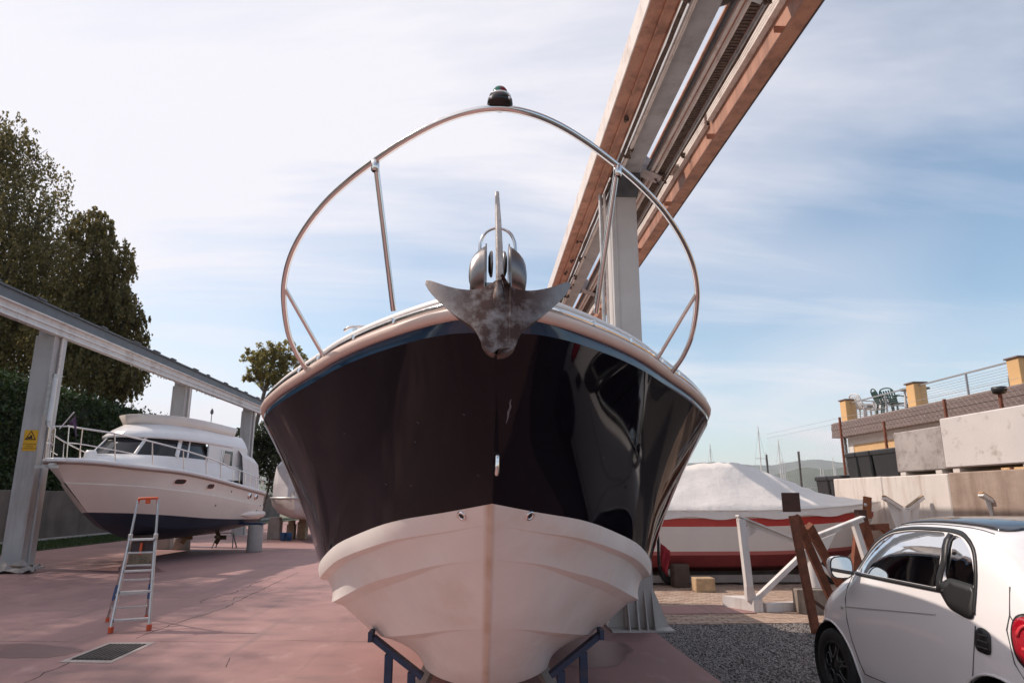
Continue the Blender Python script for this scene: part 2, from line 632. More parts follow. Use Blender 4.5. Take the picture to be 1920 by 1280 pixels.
M_wall = mat('wall_concrete', (0.155, 0.125, 0.105), 0.9, var=0.3, vscale=1.2, stain=(0.05, 0.045, 0.04), stain_amt=0.8, stain_scale=1.6, streak=True, bump=0.5, bscale=30)
rw = tag(MB().box((-17.3, 6, -0.05), (-16.7, 60, 1.95)).build('retaining_wall', M_wall, bevel=0.03), 'low dark weathered concrete wall below the tall hedge', 'wall')
kb = tag(MB().box((-16.72, 6, -0.05), (-16.6, 60, 0.16)).build('wall_kerb', M_old_concrete, bevel=0.02), 'pale kerb along the foot of the dark retaining wall', 'kerb')

def hedge():
    root = thing('hedge', 'tall clipped dark green hedge above the retaining wall', 'hedge', (-18.3, 20, 0))
    core = MB()
    rows = []
    for i in range(45):
        y = 8 + i * 0.75
        zt = 6.3 - 0.018 * (y - 8) + 0.12 * math.sin(i * 1.3) + random.uniform(-.1, .1)
        e = 0.15 * random.random()
        rows.append([(-17.25 + e, y, 0.0 if False else 1.6), (-17.2 + e, y, 3.0), (-17.3 + e, y, zt - 0.5), (-17.75, y, zt - 0.1), (-19.3, y, zt - 0.1), (-19.4, y, 0)])
    rows[-1] = [(p[0] - 0.4, p[1] - .3, p[2] - 0.15) for p in rows[-1]]
    core.grid(rows)
    core.add(rows[-1], [tuple(range(6))])
    core.build('branch_core', mat('hedge_core', (0.012, 0.018, 0.006), 0.9, var=0.4, vscale=3), root)
    n = 52000
    y = rng.uniform(10, 41.3, n)
    zt = 6.3 - 0.018 * (y - 8)
    top = rng.random(n) < 0.3
    z = 1.7 + rng.random(n) * (zt - 1.65)
    lump = 0.16 * np.sin(y * 1.9) * np.sin(z * 2.3) + 0.1 * np.sin(y * 5.1 + 1)
    z = 1.7 + rng.random(n) * (zt - 1.65)
    z = np.where(top, zt + rng.normal(0, 0.13, n) + lump, z)
    x = np.where(top, -17.2 - rng.random(n) * 1.9, -17.12 + rng.normal(0, 0.12, n) + 0.16 * np.sin(y * 1.7) * np.sin(z * 2.1))
    P = np.stack([x, y, z], 1)
    m = 4500
    e = np.stack([-17.2 - rng.random(m) * 1.9, 41.3 + rng.normal(0, 0.15, m), 1.7 + rng.random(m) * 3.7], 1)
    leaves('foliage', np.concatenate([P, e]), 0.105, leaf_mat('hedge_leaf', (0.022, 0.038, 0.010), (0.062, 0.100, 0.026), 0.3), root)
hedge()

# ------------------------------------------------------------------ trees
def tree(name, label, blobs, depth, base, n_leaf, size, lm, droop, limb_seed=1, spread=1.0, group=None, bark=None):
    """blobs: photo (px, py, radius px, depth offset); crown = leaves hung on twigs inside those volumes"""
    rnd = random.Random(limb_seed)
    root = thing(name, label, 'tree', base, group=group)
    C = []
    for px, py, rp, dz in blobs:
        p = hit(px, py, y=depth + dz)
        C.append((p, rp / FPX * (depth + dz)))
    tr = MB()
    b = Vector(base)
    topc = max(C, key=lambda c: c[0].z)[0]
    hgt = topc.z
    cx = sum((c[0] for c in C), Vector()) / len(C)
    trunk = smooth_path([b, b.lerp(Vector((cx.x, cx.y, cx.z)), 0.35) + Vector((0.2, 0, 0)), Vector((cx.x, cx.y, cx.z)), topc], 6)
    k = len(trunk)
    r0 = 0.022 * hgt
    tr.tube(trunk, 0.1, 9, rs=[r0 * (1 - 0.93 * i / (k - 1)) for i in range(k)])
    twigs, tl = MB(), []
    for c, r in C:
        i = min(range(k), key=lambda q: (trunk[q] - (c - Vector((0, 0, r * 1.2)))).length)
        a = trunk[i]
        limb = smooth_path([a, a.lerp(c, 0.5) + Vector((rnd.uniform(-.3, .3), rnd.uniform(-.3, .3), 0.25 * r)), c], 5)
        rl = max(0.03, r0 * (1 - i / k) * 0.45)
        tr.tube(limb, 0.05, 6, rs=[rl * (1 - 0.8 * q / (len(limb) - 1)) for q in range(len(limb))])
        for _ in range(16):
            v = Vector((rnd.gauss(0, 1), rnd.gauss(0, 1), rnd.gauss(0, .8))).normalized() * r * rnd.uniform(0.5, 1.0)
            s = limb[rnd.randrange(2, len(limb))]
            e = c + v
            mid = s.lerp(e, 0.55) + Vector((0, 0, 0.18 * r))
            pth = smooth_path([s, mid, e], 4)
            twigs.tube(pth, 0.02, 4, caps=False, rs=[rl * 0.28 * (1 - 0.85 * q / (len(pth) - 1)) + 0.004 for q in range(len(pth))])
            tl.append((pth, r))
    tr.build('trunk', bark or M_bark, root)
    twigs.build('branches', bark or M_bark, root)
    vol = [r**2 for c, r in C]
    tot = sum(vol)
    P = []
    for (c, r), v in zip(C, vol):
        m = int(n_leaf * v / tot)
        ns = max(6, m // 26)
        d = rng.normal(size=(ns, 3))
        d /= np.linalg.norm(d, axis=1)[:, None]
        rad = (rng.random(ns) ** 0.42)[:, None] * r * 1.02 * spread
        o = np.array(c) + d * rad * np.array([1, 1, 0.92])
        for q in range(26):
            t = rng.random(ns)[:, None]
            ln = r * ((0.22 + 0.5 * rng.random(ns)) if droop > .5 else (0.1 + 0.2 * rng.random(ns)))[:, None]
            off = rng.normal(size=(ns, 3)) * ((0.042 if droop > .5 else 0.13) * r)
            off[:, 2] *= 0.7
            down = np.concatenate([0.25 * d[:, :2] * t * ln, -t * ln * (1 if droop else 0.2)], 1)
            P.append(o + off + down)
    leaves('crown', np.concatenate(P), size, lm, root, droop=droop)
    return root

M_birch = leaf_mat('birch_leaf', (0.085, 0.080, 0.028), (0.28, 0.225, 0.085), 0.55)
tree('birch_tree', 'tall drooping birch with dense dark crown rising behind the hedge', [(-60, 250, 95, 0), (15, 265, 62, 0), (38, 330, 82, 1), (-30, 400, 130, 0), (68, 420, 88, 0), (20, 520, 120, 1), (100, 500, 85, -1), (-60, 560, 130, 0), (60, 620, 110, 0), (110, 590, 90, 1), (10, 660, 90, 0)],
     37, (-27.5, 37, 0), 62000, 0.115, M_birch, 0.9, 3)
tree('birch_tree', 'shorter birch with ragged drooping branches beside the taller birch', [(172, 425, 44, 0), (196, 480, 52, 0), (170, 540, 70, 1), (222, 560, 46, 0), (140, 610, 75, 0), (215, 635, 58, 1), (252, 600, 26, 0), (180, 690, 68, 0), (245, 690, 40, 0), (232, 725, 26, 1)],
     34, (-20.2, 34, 0), 46000, 0.11, M_birch, 0.9, 5)
M_loc = leaf_mat('locust_leaf', (0.20, 0.19, 0.06), (0.38, 0.31, 0.11), 0.6)
tree('locust_tree', 'small light green tree with open crown behind the far runway column', [(474, 668, 18, 0), (492, 660, 24, 0), (516, 656, 24, 0), (540, 662, 26, 0), (560, 680, 26, 0), (480, 690, 24, 0), (505, 684, 30, 0), (535, 692, 32, 1), (466, 704, 14, 0), (500, 708, 26, 0), (530, 715, 26, 0)],
     52, (-18.3, 52, 0), 5200, 0.16, M_loc, 0.1, 8, 1.0)
M_bush = leaf_mat('bush_leaf', (0.02, 0.03, 0.01), (0.06, 0.07, 0.025), 0.3)
tree('bushy_tree', 'low dark bushy tree behind the covered boat and far column', [(462, 820, 26, 0), (505, 812, 30, 0), (540, 835, 34, 1), (480, 850, 30, 0), (525, 875, 40, 0), (570, 860, 40, 1)],
     48, (-14.8, 48, 0), 16000, 0.13, M_bush, 0.1, 9)

# birches added beyond the left edge of view to shade the yard
def shade_birch(x, y, h, seed, label):
    rnd = random.Random(seed)
    root = thing('birch_tree', label, 'tree', (x, y, 0), group='added birches shading the yard')
    tr = MB()
    tr.tube(smooth_path([(x, y, 0), (x + .3, y, h * .4), (x, y + .3, h * .8), (x, y, h)], 5), .1, 8, rs=[.32 * (1 - .93 * i / 15) for i in range(16)])
    P = []
    for k in range(26):
        z = h * (.22 + .78 * k / 26)
        rr = (4.6 - 3.4 * abs((z / h) - .42) / .58) * rnd.uniform(.6, 1.0)
        a = k * 2.4
        c = np.array((x + rr * .7 * math.cos(a), y + rr * .7 * math.sin(a), z))
        tr.tube([(x, y, z - rr * .4), tuple(c)], .03, 5, rs=[.08, .02])
        d = rng.normal(size=(1300, 3)) * np.array([1, 1, .75]) * 1.15
        P.append(c + d)
    tr.build('trunk', M_bark, root)
    leaves('crown', np.concatenate(P), .13, M_birch, root, droop=.8)
for i, (x, y, h) in enumerate(((-28.5, 24.5, 18), (-25, 18.5, 20.5), (-24.5, 13, 20.5), (-25, 7.5, 19), (-24.5, 2, 18))):
    shade_birch(x, y, h, 40 + i, 'tall birch added along the hedge to shade the yard')
# ------------------------------------------------------------------ hills far across the lake
def ridge(name, dist, pts, col, seed):
    rnd = random.Random(seed)
    rows = [[], [], []]
    f = pchip(pts)
    for i in range(260):
        px = 420 + i * 6.2
        h = float(f(px)[0]) + rnd.uniform(-.5, .5)
        p = hit(px, h, y=dist)
        q = hit(px, h + 40, y=dist * 0.72)
        rows[1].append(p)
        rows[0].append((q.x, q.y, -5))
        rows[2].append((p.x * 1.05, p.y * 1.08, -5))
    return structure(MB().grid(rows, smooth=True).build(name, mat(name + '_wood', col, 0.95, var=0.45, vscale=0.006)))
ridge('hills', 2600, [(400, 912), (620, 890), (820, 900), (1000, 884), (1180, 900), (1330, 896), (1420, 893), (1470, 886), (1510, 876), (1545, 880), (1600, 874), (1750, 880), (2100, 905)], (0.075, 0.09, 0.055), 2)
ridge('far_hills', 6500, [(400, 900), (700, 872), (900, 878), (1060, 866), (1180, 872), (1290, 868), (1340, 866), (1390, 870), (1440, 872), (1480, 866), (1530, 861), (1580, 866), (1700, 862), (2100, 890)], (0.10, 0.11, 0.075), 3)
# ------------------------------------------------------------------ crane runway on the right (twin girders on columns)
M_salmon = mat('streaked_salmon', (0.53, 0.27, 0.18), 0.5, var=0.12, vscale=2.0, stain=(0.22, 0.105, 0.07), stain_amt=0.75, stain_scale=4, stain_lo=.46, stain_hi=.66, streak=True, bump=0.08, bscale=60)  # salmon base with darker brown streaks
M_cream = mat('cream_paint', (0.78, 0.70, 0.64), 0.4, var=0.08, vscale=3, stain=(0.34, 0.23, 0.17), stain_amt=0.6, stain_scale=4)
M_cable = mat('dirty_cable', (0.14, 0.095, 0.075), 0.85, var=0.5, vscale=14, bump=0.6, bscale=40)
M_column = mat('column_paint', (0.56, 0.53, 0.51), 0.5, var=0.12, vscale=1.5, stain=(0.33, 0.25, 0.20), stain_amt=0.55, stain_scale=2.0, streak=True, bump=0.08, bscale=50)
M_column_l = mat('column_paint_grey', (0.50, 0.48, 0.47), 0.5, var=0.12, vscale=1.5, stain=(0.24, 0.17, 0.13), stain_amt=0.7, stain_scale=2.0, streak=True, bump=0.08, bscale=50)

RY0, RY1 = -9.0, 46.0
run_r = thing('crane_runway', 'overhead crane runway of salmon girders and grey beam on pale columns', 'crane runway', (2.1, 9.5, 0))

def along(x0, x1, z0, z1, y0=RY0, y1=RY1):
    return MB().box((x0, y0, z0), (x1, y1, z1))

# left girder: face strip, soffit and lip
g = along(1.565, 1.83, 6.215, 6.46)
g.box((1.700, RY0, 6.175), (1.722, RY1, 6.213))
g.box((1.835, RY0, 6.19), (1.845, RY1, 6.40))
g.build('girder', M_salmon, run_r)
MB().box((1.548, RY0, 6.20), (1.562, RY1, 6.47)).build('edge_strip', M_cream, run_r)
along(1.925, 1.945, 6.12, 6.17).build('track', M_cream, run_r)
along(1.96, 1.975, 6.14, 6.18).build('track', M_cream, run_r)
def cable(x, z, r, y0=RY0, y1=RY1, sag=0.01, step=0.35, mm=None, name='cable'):
    pts, y = [], y0
    while y < y1:
        pts.append((x + random.uniform(-1, 1) * r * 0.35, y, z + random.uniform(-1, 1) * sag))
        y += step
    MB().tube(pts, r, 6).build(name, mm or M_cable, run_r)
cable(1.878, 6.17, 0.022)
cable(1.90, 6.20, 0.016)
cable(2.005, 6.24, 0.012)
# grey main beam over the columns
along(2.05, 2.31, 6.352, 6.78).build('main_beam', M_grey_steel, run_r)
along(2.02, 2.34, 6.783, 6.81).build('beam_flange', M_grey_steel, run_r)
# conductor bars between main beam and right girder
along(2.40, 2.43, 6.30, 6.36).build('conductor_bar', M_dark_steel, run_r)
along(2.455, 2.495, 6.30, 6.33).build('conductor_bar', M_cream, run_r)
along(2.52, 2.545, 6.26, 6.31).build('track', M_cream, run_r)
t = MB()
y = RY0
while y < 26:      # ribbed festoon cable pack
    t.box((2.56, y, 6.28), (2.665, y + 0.034, 6.315 + random.uniform(0, .01)))
    y += 0.05
t.build('festoon_cable', M_cable, run_r)
along(2.68, 2.70, 6.24, 6.29).build('track', M_galv, run_r)
cable(2.735, 6.30, 0.026)
# right girder: web with ribs, flanges, conduit
w = along(2.98, 3.0, 6.13, 6.96)
y = RY0 + 0.4
while y < RY1:
    w.box((2.86, y, 6.128), (2.979, y + 0.012, 6.20))
    y += 2.05
w.build('girder', M_salmon, run_r)
along(2.68, 3.16, 6.963, 6.99).build('girder_flange', M_salmon, run_r)
along(2.93, 3.10, 6.10, 6.127).build('girder_flange', M_salmon, run_r)
along(3.103, 3.115, 6.09, 6.14).build('edge_trim', M_dark_steel, run_r)
def conduit(y0, y1):
    c = MB()
    for k, (z0, z1) in enumerate(((6.44, 6.475), (6.485, 6.515), (6.525, 6.56), (6.57, 6.60))):
        c.box((2.915, y0, z0), (2.978, y1, z1))
    c.box((2.945, y0, 6.43), (2.977, y1, 6.61))
    c.build('conduit', M_cream, run_r)
for y0, y1 in ((RY0, 5.15), (5.25, 7.9), (8.0, 14.9), (15.0, 30)):
    conduit(y0, y1)
def bolt_cluster(x, y, z, n=9, s=0.06):
    b = MB()
    for _ in range(n):
        p = Vector((x + random.uniform(-s, s), y + random.uniform(-s, s) * 1.6, z + random.uniform(-s, s) * .5))
        d = Vector((random.uniform(-1, 1), random.uniform(-.3, .3), random.uniform(-1, .2))).normalized() * 0.05
        b.cyl(p, p + d, random.uniform(.012, .022), 8)
    b.build('clamp_bolts', M_cable, run_r)
BR = (1.6, 5.55, 9.35, 15.2, 21.0, 27.0)
for yb in BR:
    b = MB()
    b.box((1.84, yb - 0.16, 6.47), (2.98, yb + 0.16, 6.50))                 # cross plate
    for s in (-1, 1):
        b.add([(2.31, yb + s * .15, 6.35), (2.62, yb + s * .15, 6.47), (2.31, yb + s * .15, 6.74), (2.31, yb + s * .135, 6.35), (2.62, yb + s * .135, 6.47), (2.31, yb + s * .135, 6.74)],
              [(0, 1, 2), (5, 4, 3), (0, 3, 4, 1), (1, 4, 5, 2), (2, 5, 3, 0)])
        b.add([(2.05, yb + s * .15, 6.35), (1.84, yb + s * .15, 6.47), (2.05, yb + s * .15, 6.74), (2.05, yb + s * .135, 6.35), (1.84, yb + s * .135, 6.47), (2.05, yb + s * .135, 6.74)],
              [(2, 1, 0), (3, 4, 5), (0, 1, 4, 3), (1, 2, 5, 4), (2, 0, 3, 5)])
    b.bar((2.33, yb - .19, 6.34), (2.62, yb - .19, 6.22), 0.02, 0.24, up=(0, 1, 0))
    b.build('bracket', M_galv, run_r)
    bolt_cluster(1.92, yb - 0.35, 6.14, 12)
    bolt_cluster(2.62, yb - 0.2, 6.24, 12, .08)
    bolt_cluster(2.9, yb - 0.45, 6.50, 5, .03)
for yb in (7.4, 11.5, 12.6, 13.3):
    bolt_cluster(1.74, yb, 6.17, 3, .03)
    bolt_cluster(1.93, yb + .8, 6.13, 7)
for yc in (1.3 - 8, 9.5, 17.5, 25.5, 33.5):
    c = MB()
    c.box((1.90, yc - .2, 0.025), (2.28, yc + .2, 6.05))
    c.build('column', M_column, run_r, bevel=0.012)
    MB().box((1.955, yc - .215, 0.9), (1.972, yc - .2015, 6.0)).build('weld_seam', M_column, run_r)
    k = MB()
    k.add([(1.88, yc - .22, 6.0), (2.30, yc - .22, 6.0), (2.30, yc + .22, 6.0), (1.88, yc + .22, 6.0), (1.98, yc - .3, 6.35), (2.34, yc - .3, 6.35), (2.34, yc + .3, 6.35), (1.98, yc + .3, 6.35)],
          [(3, 2, 1, 0), (4, 5, 6, 7), (0, 1, 5, 4), (1, 2, 6, 5), (2, 3, 7, 6), (3, 0, 4, 7)])
    k.build('capital', M_dark_steel, run_r)
    bp = MB().box((1.70, yc - .36, 0.0), (2.50, yc + .36, 0.024))
    bp.build('base_plate', M_column, run_r)
    for s in (-1, 1):
        for dx in (1.93, 2.05, 2.16, 2.26):
            MB().add([(dx - .008, yc + s * .2, .025), (dx - .008, yc + s * .35, .025), (dx - .008, yc + s * .2, .5), (dx + .008, yc + s * .2, .025), (dx + .008, yc + s * .35, .025), (dx + .008, yc + s * .2, .5)],
                     [(0, 1, 2), (5, 4, 3), (0, 3, 4, 1), (1, 4, 5, 2), (2, 5, 3, 0)]).build('gusset', M_column, run_r)
        xs = 2.09 + s * .19
        MB().add([(xs, yc - .1, .025), (xs + s * .21, yc - .1, .025), (xs, yc - .1, .55), (xs, yc - .085, .025), (xs + s * .21, yc - .085, .025), (xs, yc - .085, .55)],
                 [(0, 1, 2), (5, 4, 3), (0, 3, 4, 1), (1, 4, 5, 2), (2, 5, 3, 0)]).build('gusset', M_column, run_r)
# conduits strapped to the visible column
MB().cyl((1.83, 9.42, 0.3), (1.83, 9.42, 6.1), 0.022, 10).build('conduit_pipe', M_cream, run_r)
MB().cyl((1.77, 9.44, 1.0), (1.77, 9.44, 6.1), 0.03, 10).build('conduit_pipe', M_galv, run_r)
MB().tube(smooth_path([(2.33, 9.3, 1.45), (2.36, 9.25, 1.2), (2.345, 9.2, .9), (2.35, 9.2, .75)], 6), 0.018, 8).build('hanging_cable', M_black_rubber, run_r)
rag = MB()
rows = []
for i in range(7):
    rows.append([(2.40 + .12 * k / 5 * (1 - .4 * i / 6), 9.28 + .03 * math.sin(k * 2 + i), 1.08 - i * .055 - .02 * k) for k in range(6)])
rag.grid(rows)
tag(rag.build('red_rag', mat('red_cloth', (0.45, 0.03, 0.04), 0.8), bevel=0, solidify=0.004), 'small red cloth hanging on the pale runway column', 'cloth')

# ------------------------------------------------------------------ crane runway on the left
run_l = thing('crane_runway', 'long white and grey crane runway beam on columns above the flybridge boat', 'crane runway', (-11.05, 17, 0))
def al(x0, x1, z0, z1, nm, m, y0=4, y1=58):
    return MB().box((x0, y0, z0), (x1, y1, z1)).build(nm, m, run_l)
al(-10.90, -10.72, 5.70, 5.735, 'girder_flange', M_white_paint)
al(-10.84, -10.80, 5.737, 6.03, 'girder', M_white_paint)
al(-10.92, -10.70, 6.032, 6.06, 'girder_flange', M_white_paint)
al(-10.795, -10.755, 5.86, 5.90, 'track', M_white_paint)
al(-11.30, -10.95, 6.063, 6.40, 'main_beam', mat('slate_grey_paint', (0.13, 0.135, 0.145), 0.5, var=0.2, vscale=2, bump=0.1))
al(-11.36, -10.90, 6.403, 6.45, 'beam_flange', M_dark_steel)
for i in range(26):
    y = 12 + i * 1.55 + random.uniform(-.3, .3)
    MB().box((-10.93, y, 6.452), (-10.87, y + random.uniform(.2, .5), 6.49)).build('clamp', M_dark_steel, run_l)
for i in range(30):
    y = 21 + i * 0.25 + random.uniform(-.1, .1)
    MB().tube(smooth_path([(-10.8, y, 5.70), (-10.8, y + .07, 5.66 - random.random() * .05), (-10.8, y + .15, 5.70)], 3), 0.012, 5).build('cable_loop', M_galv, run_l)
for px in (97, 352, 478):
    yc = None
    d = ray(px, 640)
    yc = -11.08 / d.x * d.y
    MB().box((-11.34, yc - .24, 0.03), (-10.86, yc + .02, 5.7)).build('column', M_column_l, run_l, bevel=0.012)
    MB().box((-10.855, yc - .02, 0.03), (-10.80, yc + .2, 5.7)).build('column_flange', M_column_l, run_l, bevel=0.01)
    MB().box((-11.5, yc - .42, 0.0), (-10.65, yc + .4, 0.03)).build('base_plate', M_column_l, run_l)
    MB().box((-11.3, yc - .2, 5.7), (-10.9, yc + .2, 6.06)).build('capital', M_column_l, run_l)
    MB().cyl((-10.77, yc - .05, 1.2 if px > 100 else 3.1), (-10.77, yc - .05, 5.68), 0.025, 8).build('conduit_pipe', M_cream, run_l)
    if px < 100:
        Y1 = yc
# warning sign on the first column
fy = Y1 - .2425
p0, p1 = hit(58, 806, y=fy), hit(58, 845, y=fy)
sx = hit(57, 825, y=fy)
sh = p0.z - p1.z
sw = 0.33
sg = thing('warning_sign', 'yellow warning sign with black triangle on the grey runway column', 'sign', (sx.x, fy, p1.z))
M_yel = mat('sign_yellow', (0.75, 0.40, 0.02), 0.5, var=0.08, vscale=8)
M_ink = mat('sign_black', (0.03, 0.012, 0.01), 0.6)
MB().box((sx.x - sw / 2, fy - .008, p1.z), (sx.x + sw / 2, fy - .001, p0.z)).build('plate', M_yel, sg)
zc = p1.z + sh * 0.70
tri = lambda r, y0, y1, m, nm: MB().prism([(-r * .95, -r * .6), (r * .95, -r * .6), (0, r)], y1 - y0, Matrix.Translation((sx.x, y1, zc)) @ Matrix.Rotation(R(90), 4, 'X')).build(nm, m, sg)
tri(.145, fy - .011, fy - .008, M_ink, 'triangle_border')
tri(.105, fy - .013, fy - .011, M_yel, 'triangle_field')
fk = MB()
for a, b, c, d in ((-.055, -.055, .045, -.01), (-.01, -.01, .035, .03), (-.075, -.055, -.06, .02), (-.10, -.058, -.06, -.048)):
    fk.box((sx.x + a, fy - .015, zc + b), (sx.x + c, fy - .013, zc + d))
fk.build('forklift_symbol', M_ink, sg)
for k, (tx, sz) in enumerate((('ATTENZIONE', .052), ('CARRELLI', .048), ('IN MOVIMENTO', .05))):
    text_mesh(tx, sz, 'lettering', M_ink, Matrix.Translation((sx.x, fy - .0095, p1.z + sh * (.32 - .105 * k))) @ Matrix.Rotation(R(90), 4, 'X'), sg)
# tube lamp on the same column
la, lb = hit(104, 705, x=-10.66), hit(95, 793, x=-10.66)
lm = thing('tube_lamp', 'grey fluorescent tube lamp fixed upright to the runway column', 'lamp', (la.x, la.y, lb.z))
MB().cyl((la.x, la.y, lb.z), (la.x, la.y, la.z), 0.055, 14).build('diffuser', mat('milky_plastic', (0.62, 0.63, 0.64), 0.35, var=.1), lm)
for z in (la.z, lb.z):
    MB().cyl((la.x, la.y, z - .05), (la.x, la.y, z + .05), 0.062, 14).build('end_cap', M_galv, lm)
MB().box((la.x - .13, la.y - .03, lb.z + .2), (la.x - .05, la.y + .03, la.z - .2)).build('bracket', M_galv, lm)
# ------------------------------------------------------------------ the big motor boat, bow towards the camera
BX, BY = 0.065, 2.84
boat = thing('motor_boat', 'large motor boat with glossy dark blue topsides and white bottom, bow on', 'boat', (BX, BY, 0))
L_END = 9.2

def bp(hb, s, z):
    return Vector((BX + hb, BY + s, z))

def gel(name, col, rough=0.25, **k):
    return mat(name, col, rough, **k)

M_navy = mat('navy_gelcoat', (0.006, 0.005, 0.0085), 0.04, spec=0.2, var=0.15, vscale=2.0, rough_var=0.03)
def add_waviness(m, scale, dist):
    n, l = m.node_tree.nodes, m.node_tree.links
    b = n.new('ShaderNodeBump')
    b.inputs['Strength'].default_value = 1.0
    b.inputs['Distance'].default_value = dist
    t = n.new('ShaderNodeTexNoise')
    t.inputs['Scale'].default_value = scale
    t.inputs['Detail'].default_value = 1.5
    tcn = n.new('ShaderNodeTexCoord')
    l.new(tcn.outputs['Object'], t.inputs['Vector'])
    l.new(t.outputs['Fac'], b.inputs['Height'])
    l.new(b.outputs[0], n['Principled BSDF'].inputs['Normal'])
    if 'Coat Normal' in n['Principled BSDF'].inputs:
        l.new(b.outputs[0], n['Principled BSDF'].inputs['Coat Normal'])
add_waviness(M_navy, 1.4, 0.0028)
M_bottom = mat('white_bottom_paint', (0.79, 0.735, 0.69), 0.38, var=0.07, vscale=2.2, stain=(0.60, 0.42, 0.28), stain_amt=0.32, stain_scale=2.4, bump=0.05, bscale=30)
# faint rust-coloured drip along the stem, part of the paint
def stem_stain(m):
    n, l = m.node_tree.nodes, m.node_tree.links
    p = n['Principled BSDF']
    src = p.inputs['Base Color'].links[0].from_socket
    tcn = n.new('ShaderNodeTexCoord')
    sp = n.new('ShaderNodeSeparateXYZ')
    l.new(tcn.outputs['Object'], sp.inputs[0])
    nz = n.new('ShaderNodeTexNoise')
    nz.inputs['Scale'].default_value = 5
    nz.inputs['Detail'].default_value = 6
    l.new(tcn.outputs['Object'], nz.inputs['Vector'])
    a = n.new('ShaderNodeMath'); a.operation = 'ABSOLUTE'
    o = n.new('ShaderNodeMath'); o.operation = 'ADD'; o.inputs[1].default_value = 0.012
    l.new(sp.outputs[0], o.inputs[0]); l.new(o.outputs[0], a.inputs[0])
    r = n.new('ShaderNodeMapRange')
    r.inputs['From Min'].default_value, r.inputs['From Max'].default_value = 0.034, 0.006
    l.new(a.outputs[0], r.inputs['Value'])
    mu = n.new('ShaderNodeMath'); mu.operation = 'MULTIPLY'
    l.new(r.outputs['Result'], mu.inputs[0]); l.new(nz.outputs['Fac'], mu.inputs[1])
    mu2 = n.new('ShaderNodeMath'); mu2.operation = 'MULTIPLY'; mu2.inputs[1].default_value = 1.1; mu2.use_clamp = True
    l.new(mu.outputs[0], mu2.inputs[0])
    mx = n.new('ShaderNodeMix'); mx.data_type = 'RGBA'
    l.new(mu2.outputs[0], mx.inputs['Factor']); l.new(src, mx.inputs['A'])
    mx.inputs['B'].default_value = (0.42, 0.24, 0.12, 1)
    l.new(mx.outputs['Result'], p.inputs['Base Color'])
stem_stain(M_bottom)
M_deck = mat('white_deck', (0.80, 0.76, 0.73), 0.35, var=0.04, vscale=3)
M_rub = mat('beige_rub_rail', (0.72, 0.575, 0.50), 0.38, var=0.08, vscale=5)

stem = pchip([(2.42, 0.0), (2.0, 0.31), (1.625, 0.61), (1.34, 0.91), (0.92, 1.36), (0.68, 1.66), (0.455, 1.96), (0.34, 2.8)][::-1])   # z -> s
C_sheer = [(0, 0, 2.42), (0.03, .14, 2.42), (.10, .24, 2.419), (.22, .36, 2.417), (.47, .575, 2.41), (.78, .82, 2.387), (1.08, 1.015, 2.36), (1.57, 1.345, 2.30), (2.0, 1.56, 2.25), (2.5, 1.665, 2.20), (3.5, 1.75, 2.12), (5, 1.78, 2.06), (L_END, 1.72, 2.02)]
C_boot = [(.61, 0, 1.625), (.81, .22, 1.583), (1.11, .52, 1.53), (1.56, .80, 1.44), (1.91, 1.01, 1.35), (2.26, 1.165, 1.24), (3, 1.34, 1.12), (4, 1.46, 1.04), (L_END, 1.55, 1.0)]
C_B = [(.91, 0, 1.34), (1.11, .286, 1.294), (1.36, .478, 1.23), (1.71, .726, 1.14), (2.26, 1.065, .954), (3, 1.22, .86), (4, 1.34, .79), (L_END, 1.44, .74)]
C_C = [(1.36, 0, .92), (1.51, .22, .888), (1.76, .42, .825), (2.26, .70, .72), (3, .9, .62), (4, 1.0, .56), (L_END, 1.05, .52)]
C_D = [(1.96, 0, .455), (2.06, .22, .468), (2.16, .34, .485), (2.3, .42, .50), (3, .5, .47), (4, .52, .44), (L_END, .54, .42)]
C_K = [(1.96, 0, .453), (2.2, 0, .395), (2.8, 0, .335), (4, 0, .31), (L_END, 0, .30)]

NS = 64
def curve(pts, n=NS, p=1.75):
    f = pchip(pts)
    s0 = pts[0][0]
    out = []
    for i in range(n):
        s = s0 + (L_END - s0) * (i / (n - 1)) ** p
        hb, z = f(s)
        out.append((float(hb), s, float(z)))
    return out

def shift(c, dh, dz, fade=0.5):
    """offset a curve, fading in over the first metre from the stem"""
    s0 = c[0][1]
    return [(max(0, hb + dh * min(1, (s - s0) / fade)), s, z + dz * min(1, (s - s0) / fade)) for hb, s, z in c]

def stemz(z):
    return float(stem(z)[0])

sheer = curve(C_sheer, p=2.0)
s1 = [(hb + .012 * min(1, hb / .2), s + .035 * max(0, 1 - s / .2), z - .065) for hb, s, z in sheer]
s1[0] = (0, stemz(2.355) - .02, 2.355)
boot = curve(C_boot)
A = shift([(hb - .012 * min(1, hb / .3), s + .10 * max(0, 1 - (s - .61) / .9), z - .10) for hb, s, z in boot], 0, 0)
A[0] = (0, stemz(1.53), 1.53)
A2 = shift(A, -.06, -.012, 0.8)
Bc = curve(C_B)
B2 = shift(Bc, -.085, -.026, .7)
Cc = curve(C_C)
C2 = shift(Cc, -.07, -.018, .5)
Dc = curve(C_D)
D2 = shift(Dc, -.045, -.014, .3)
K = curve(C_K)

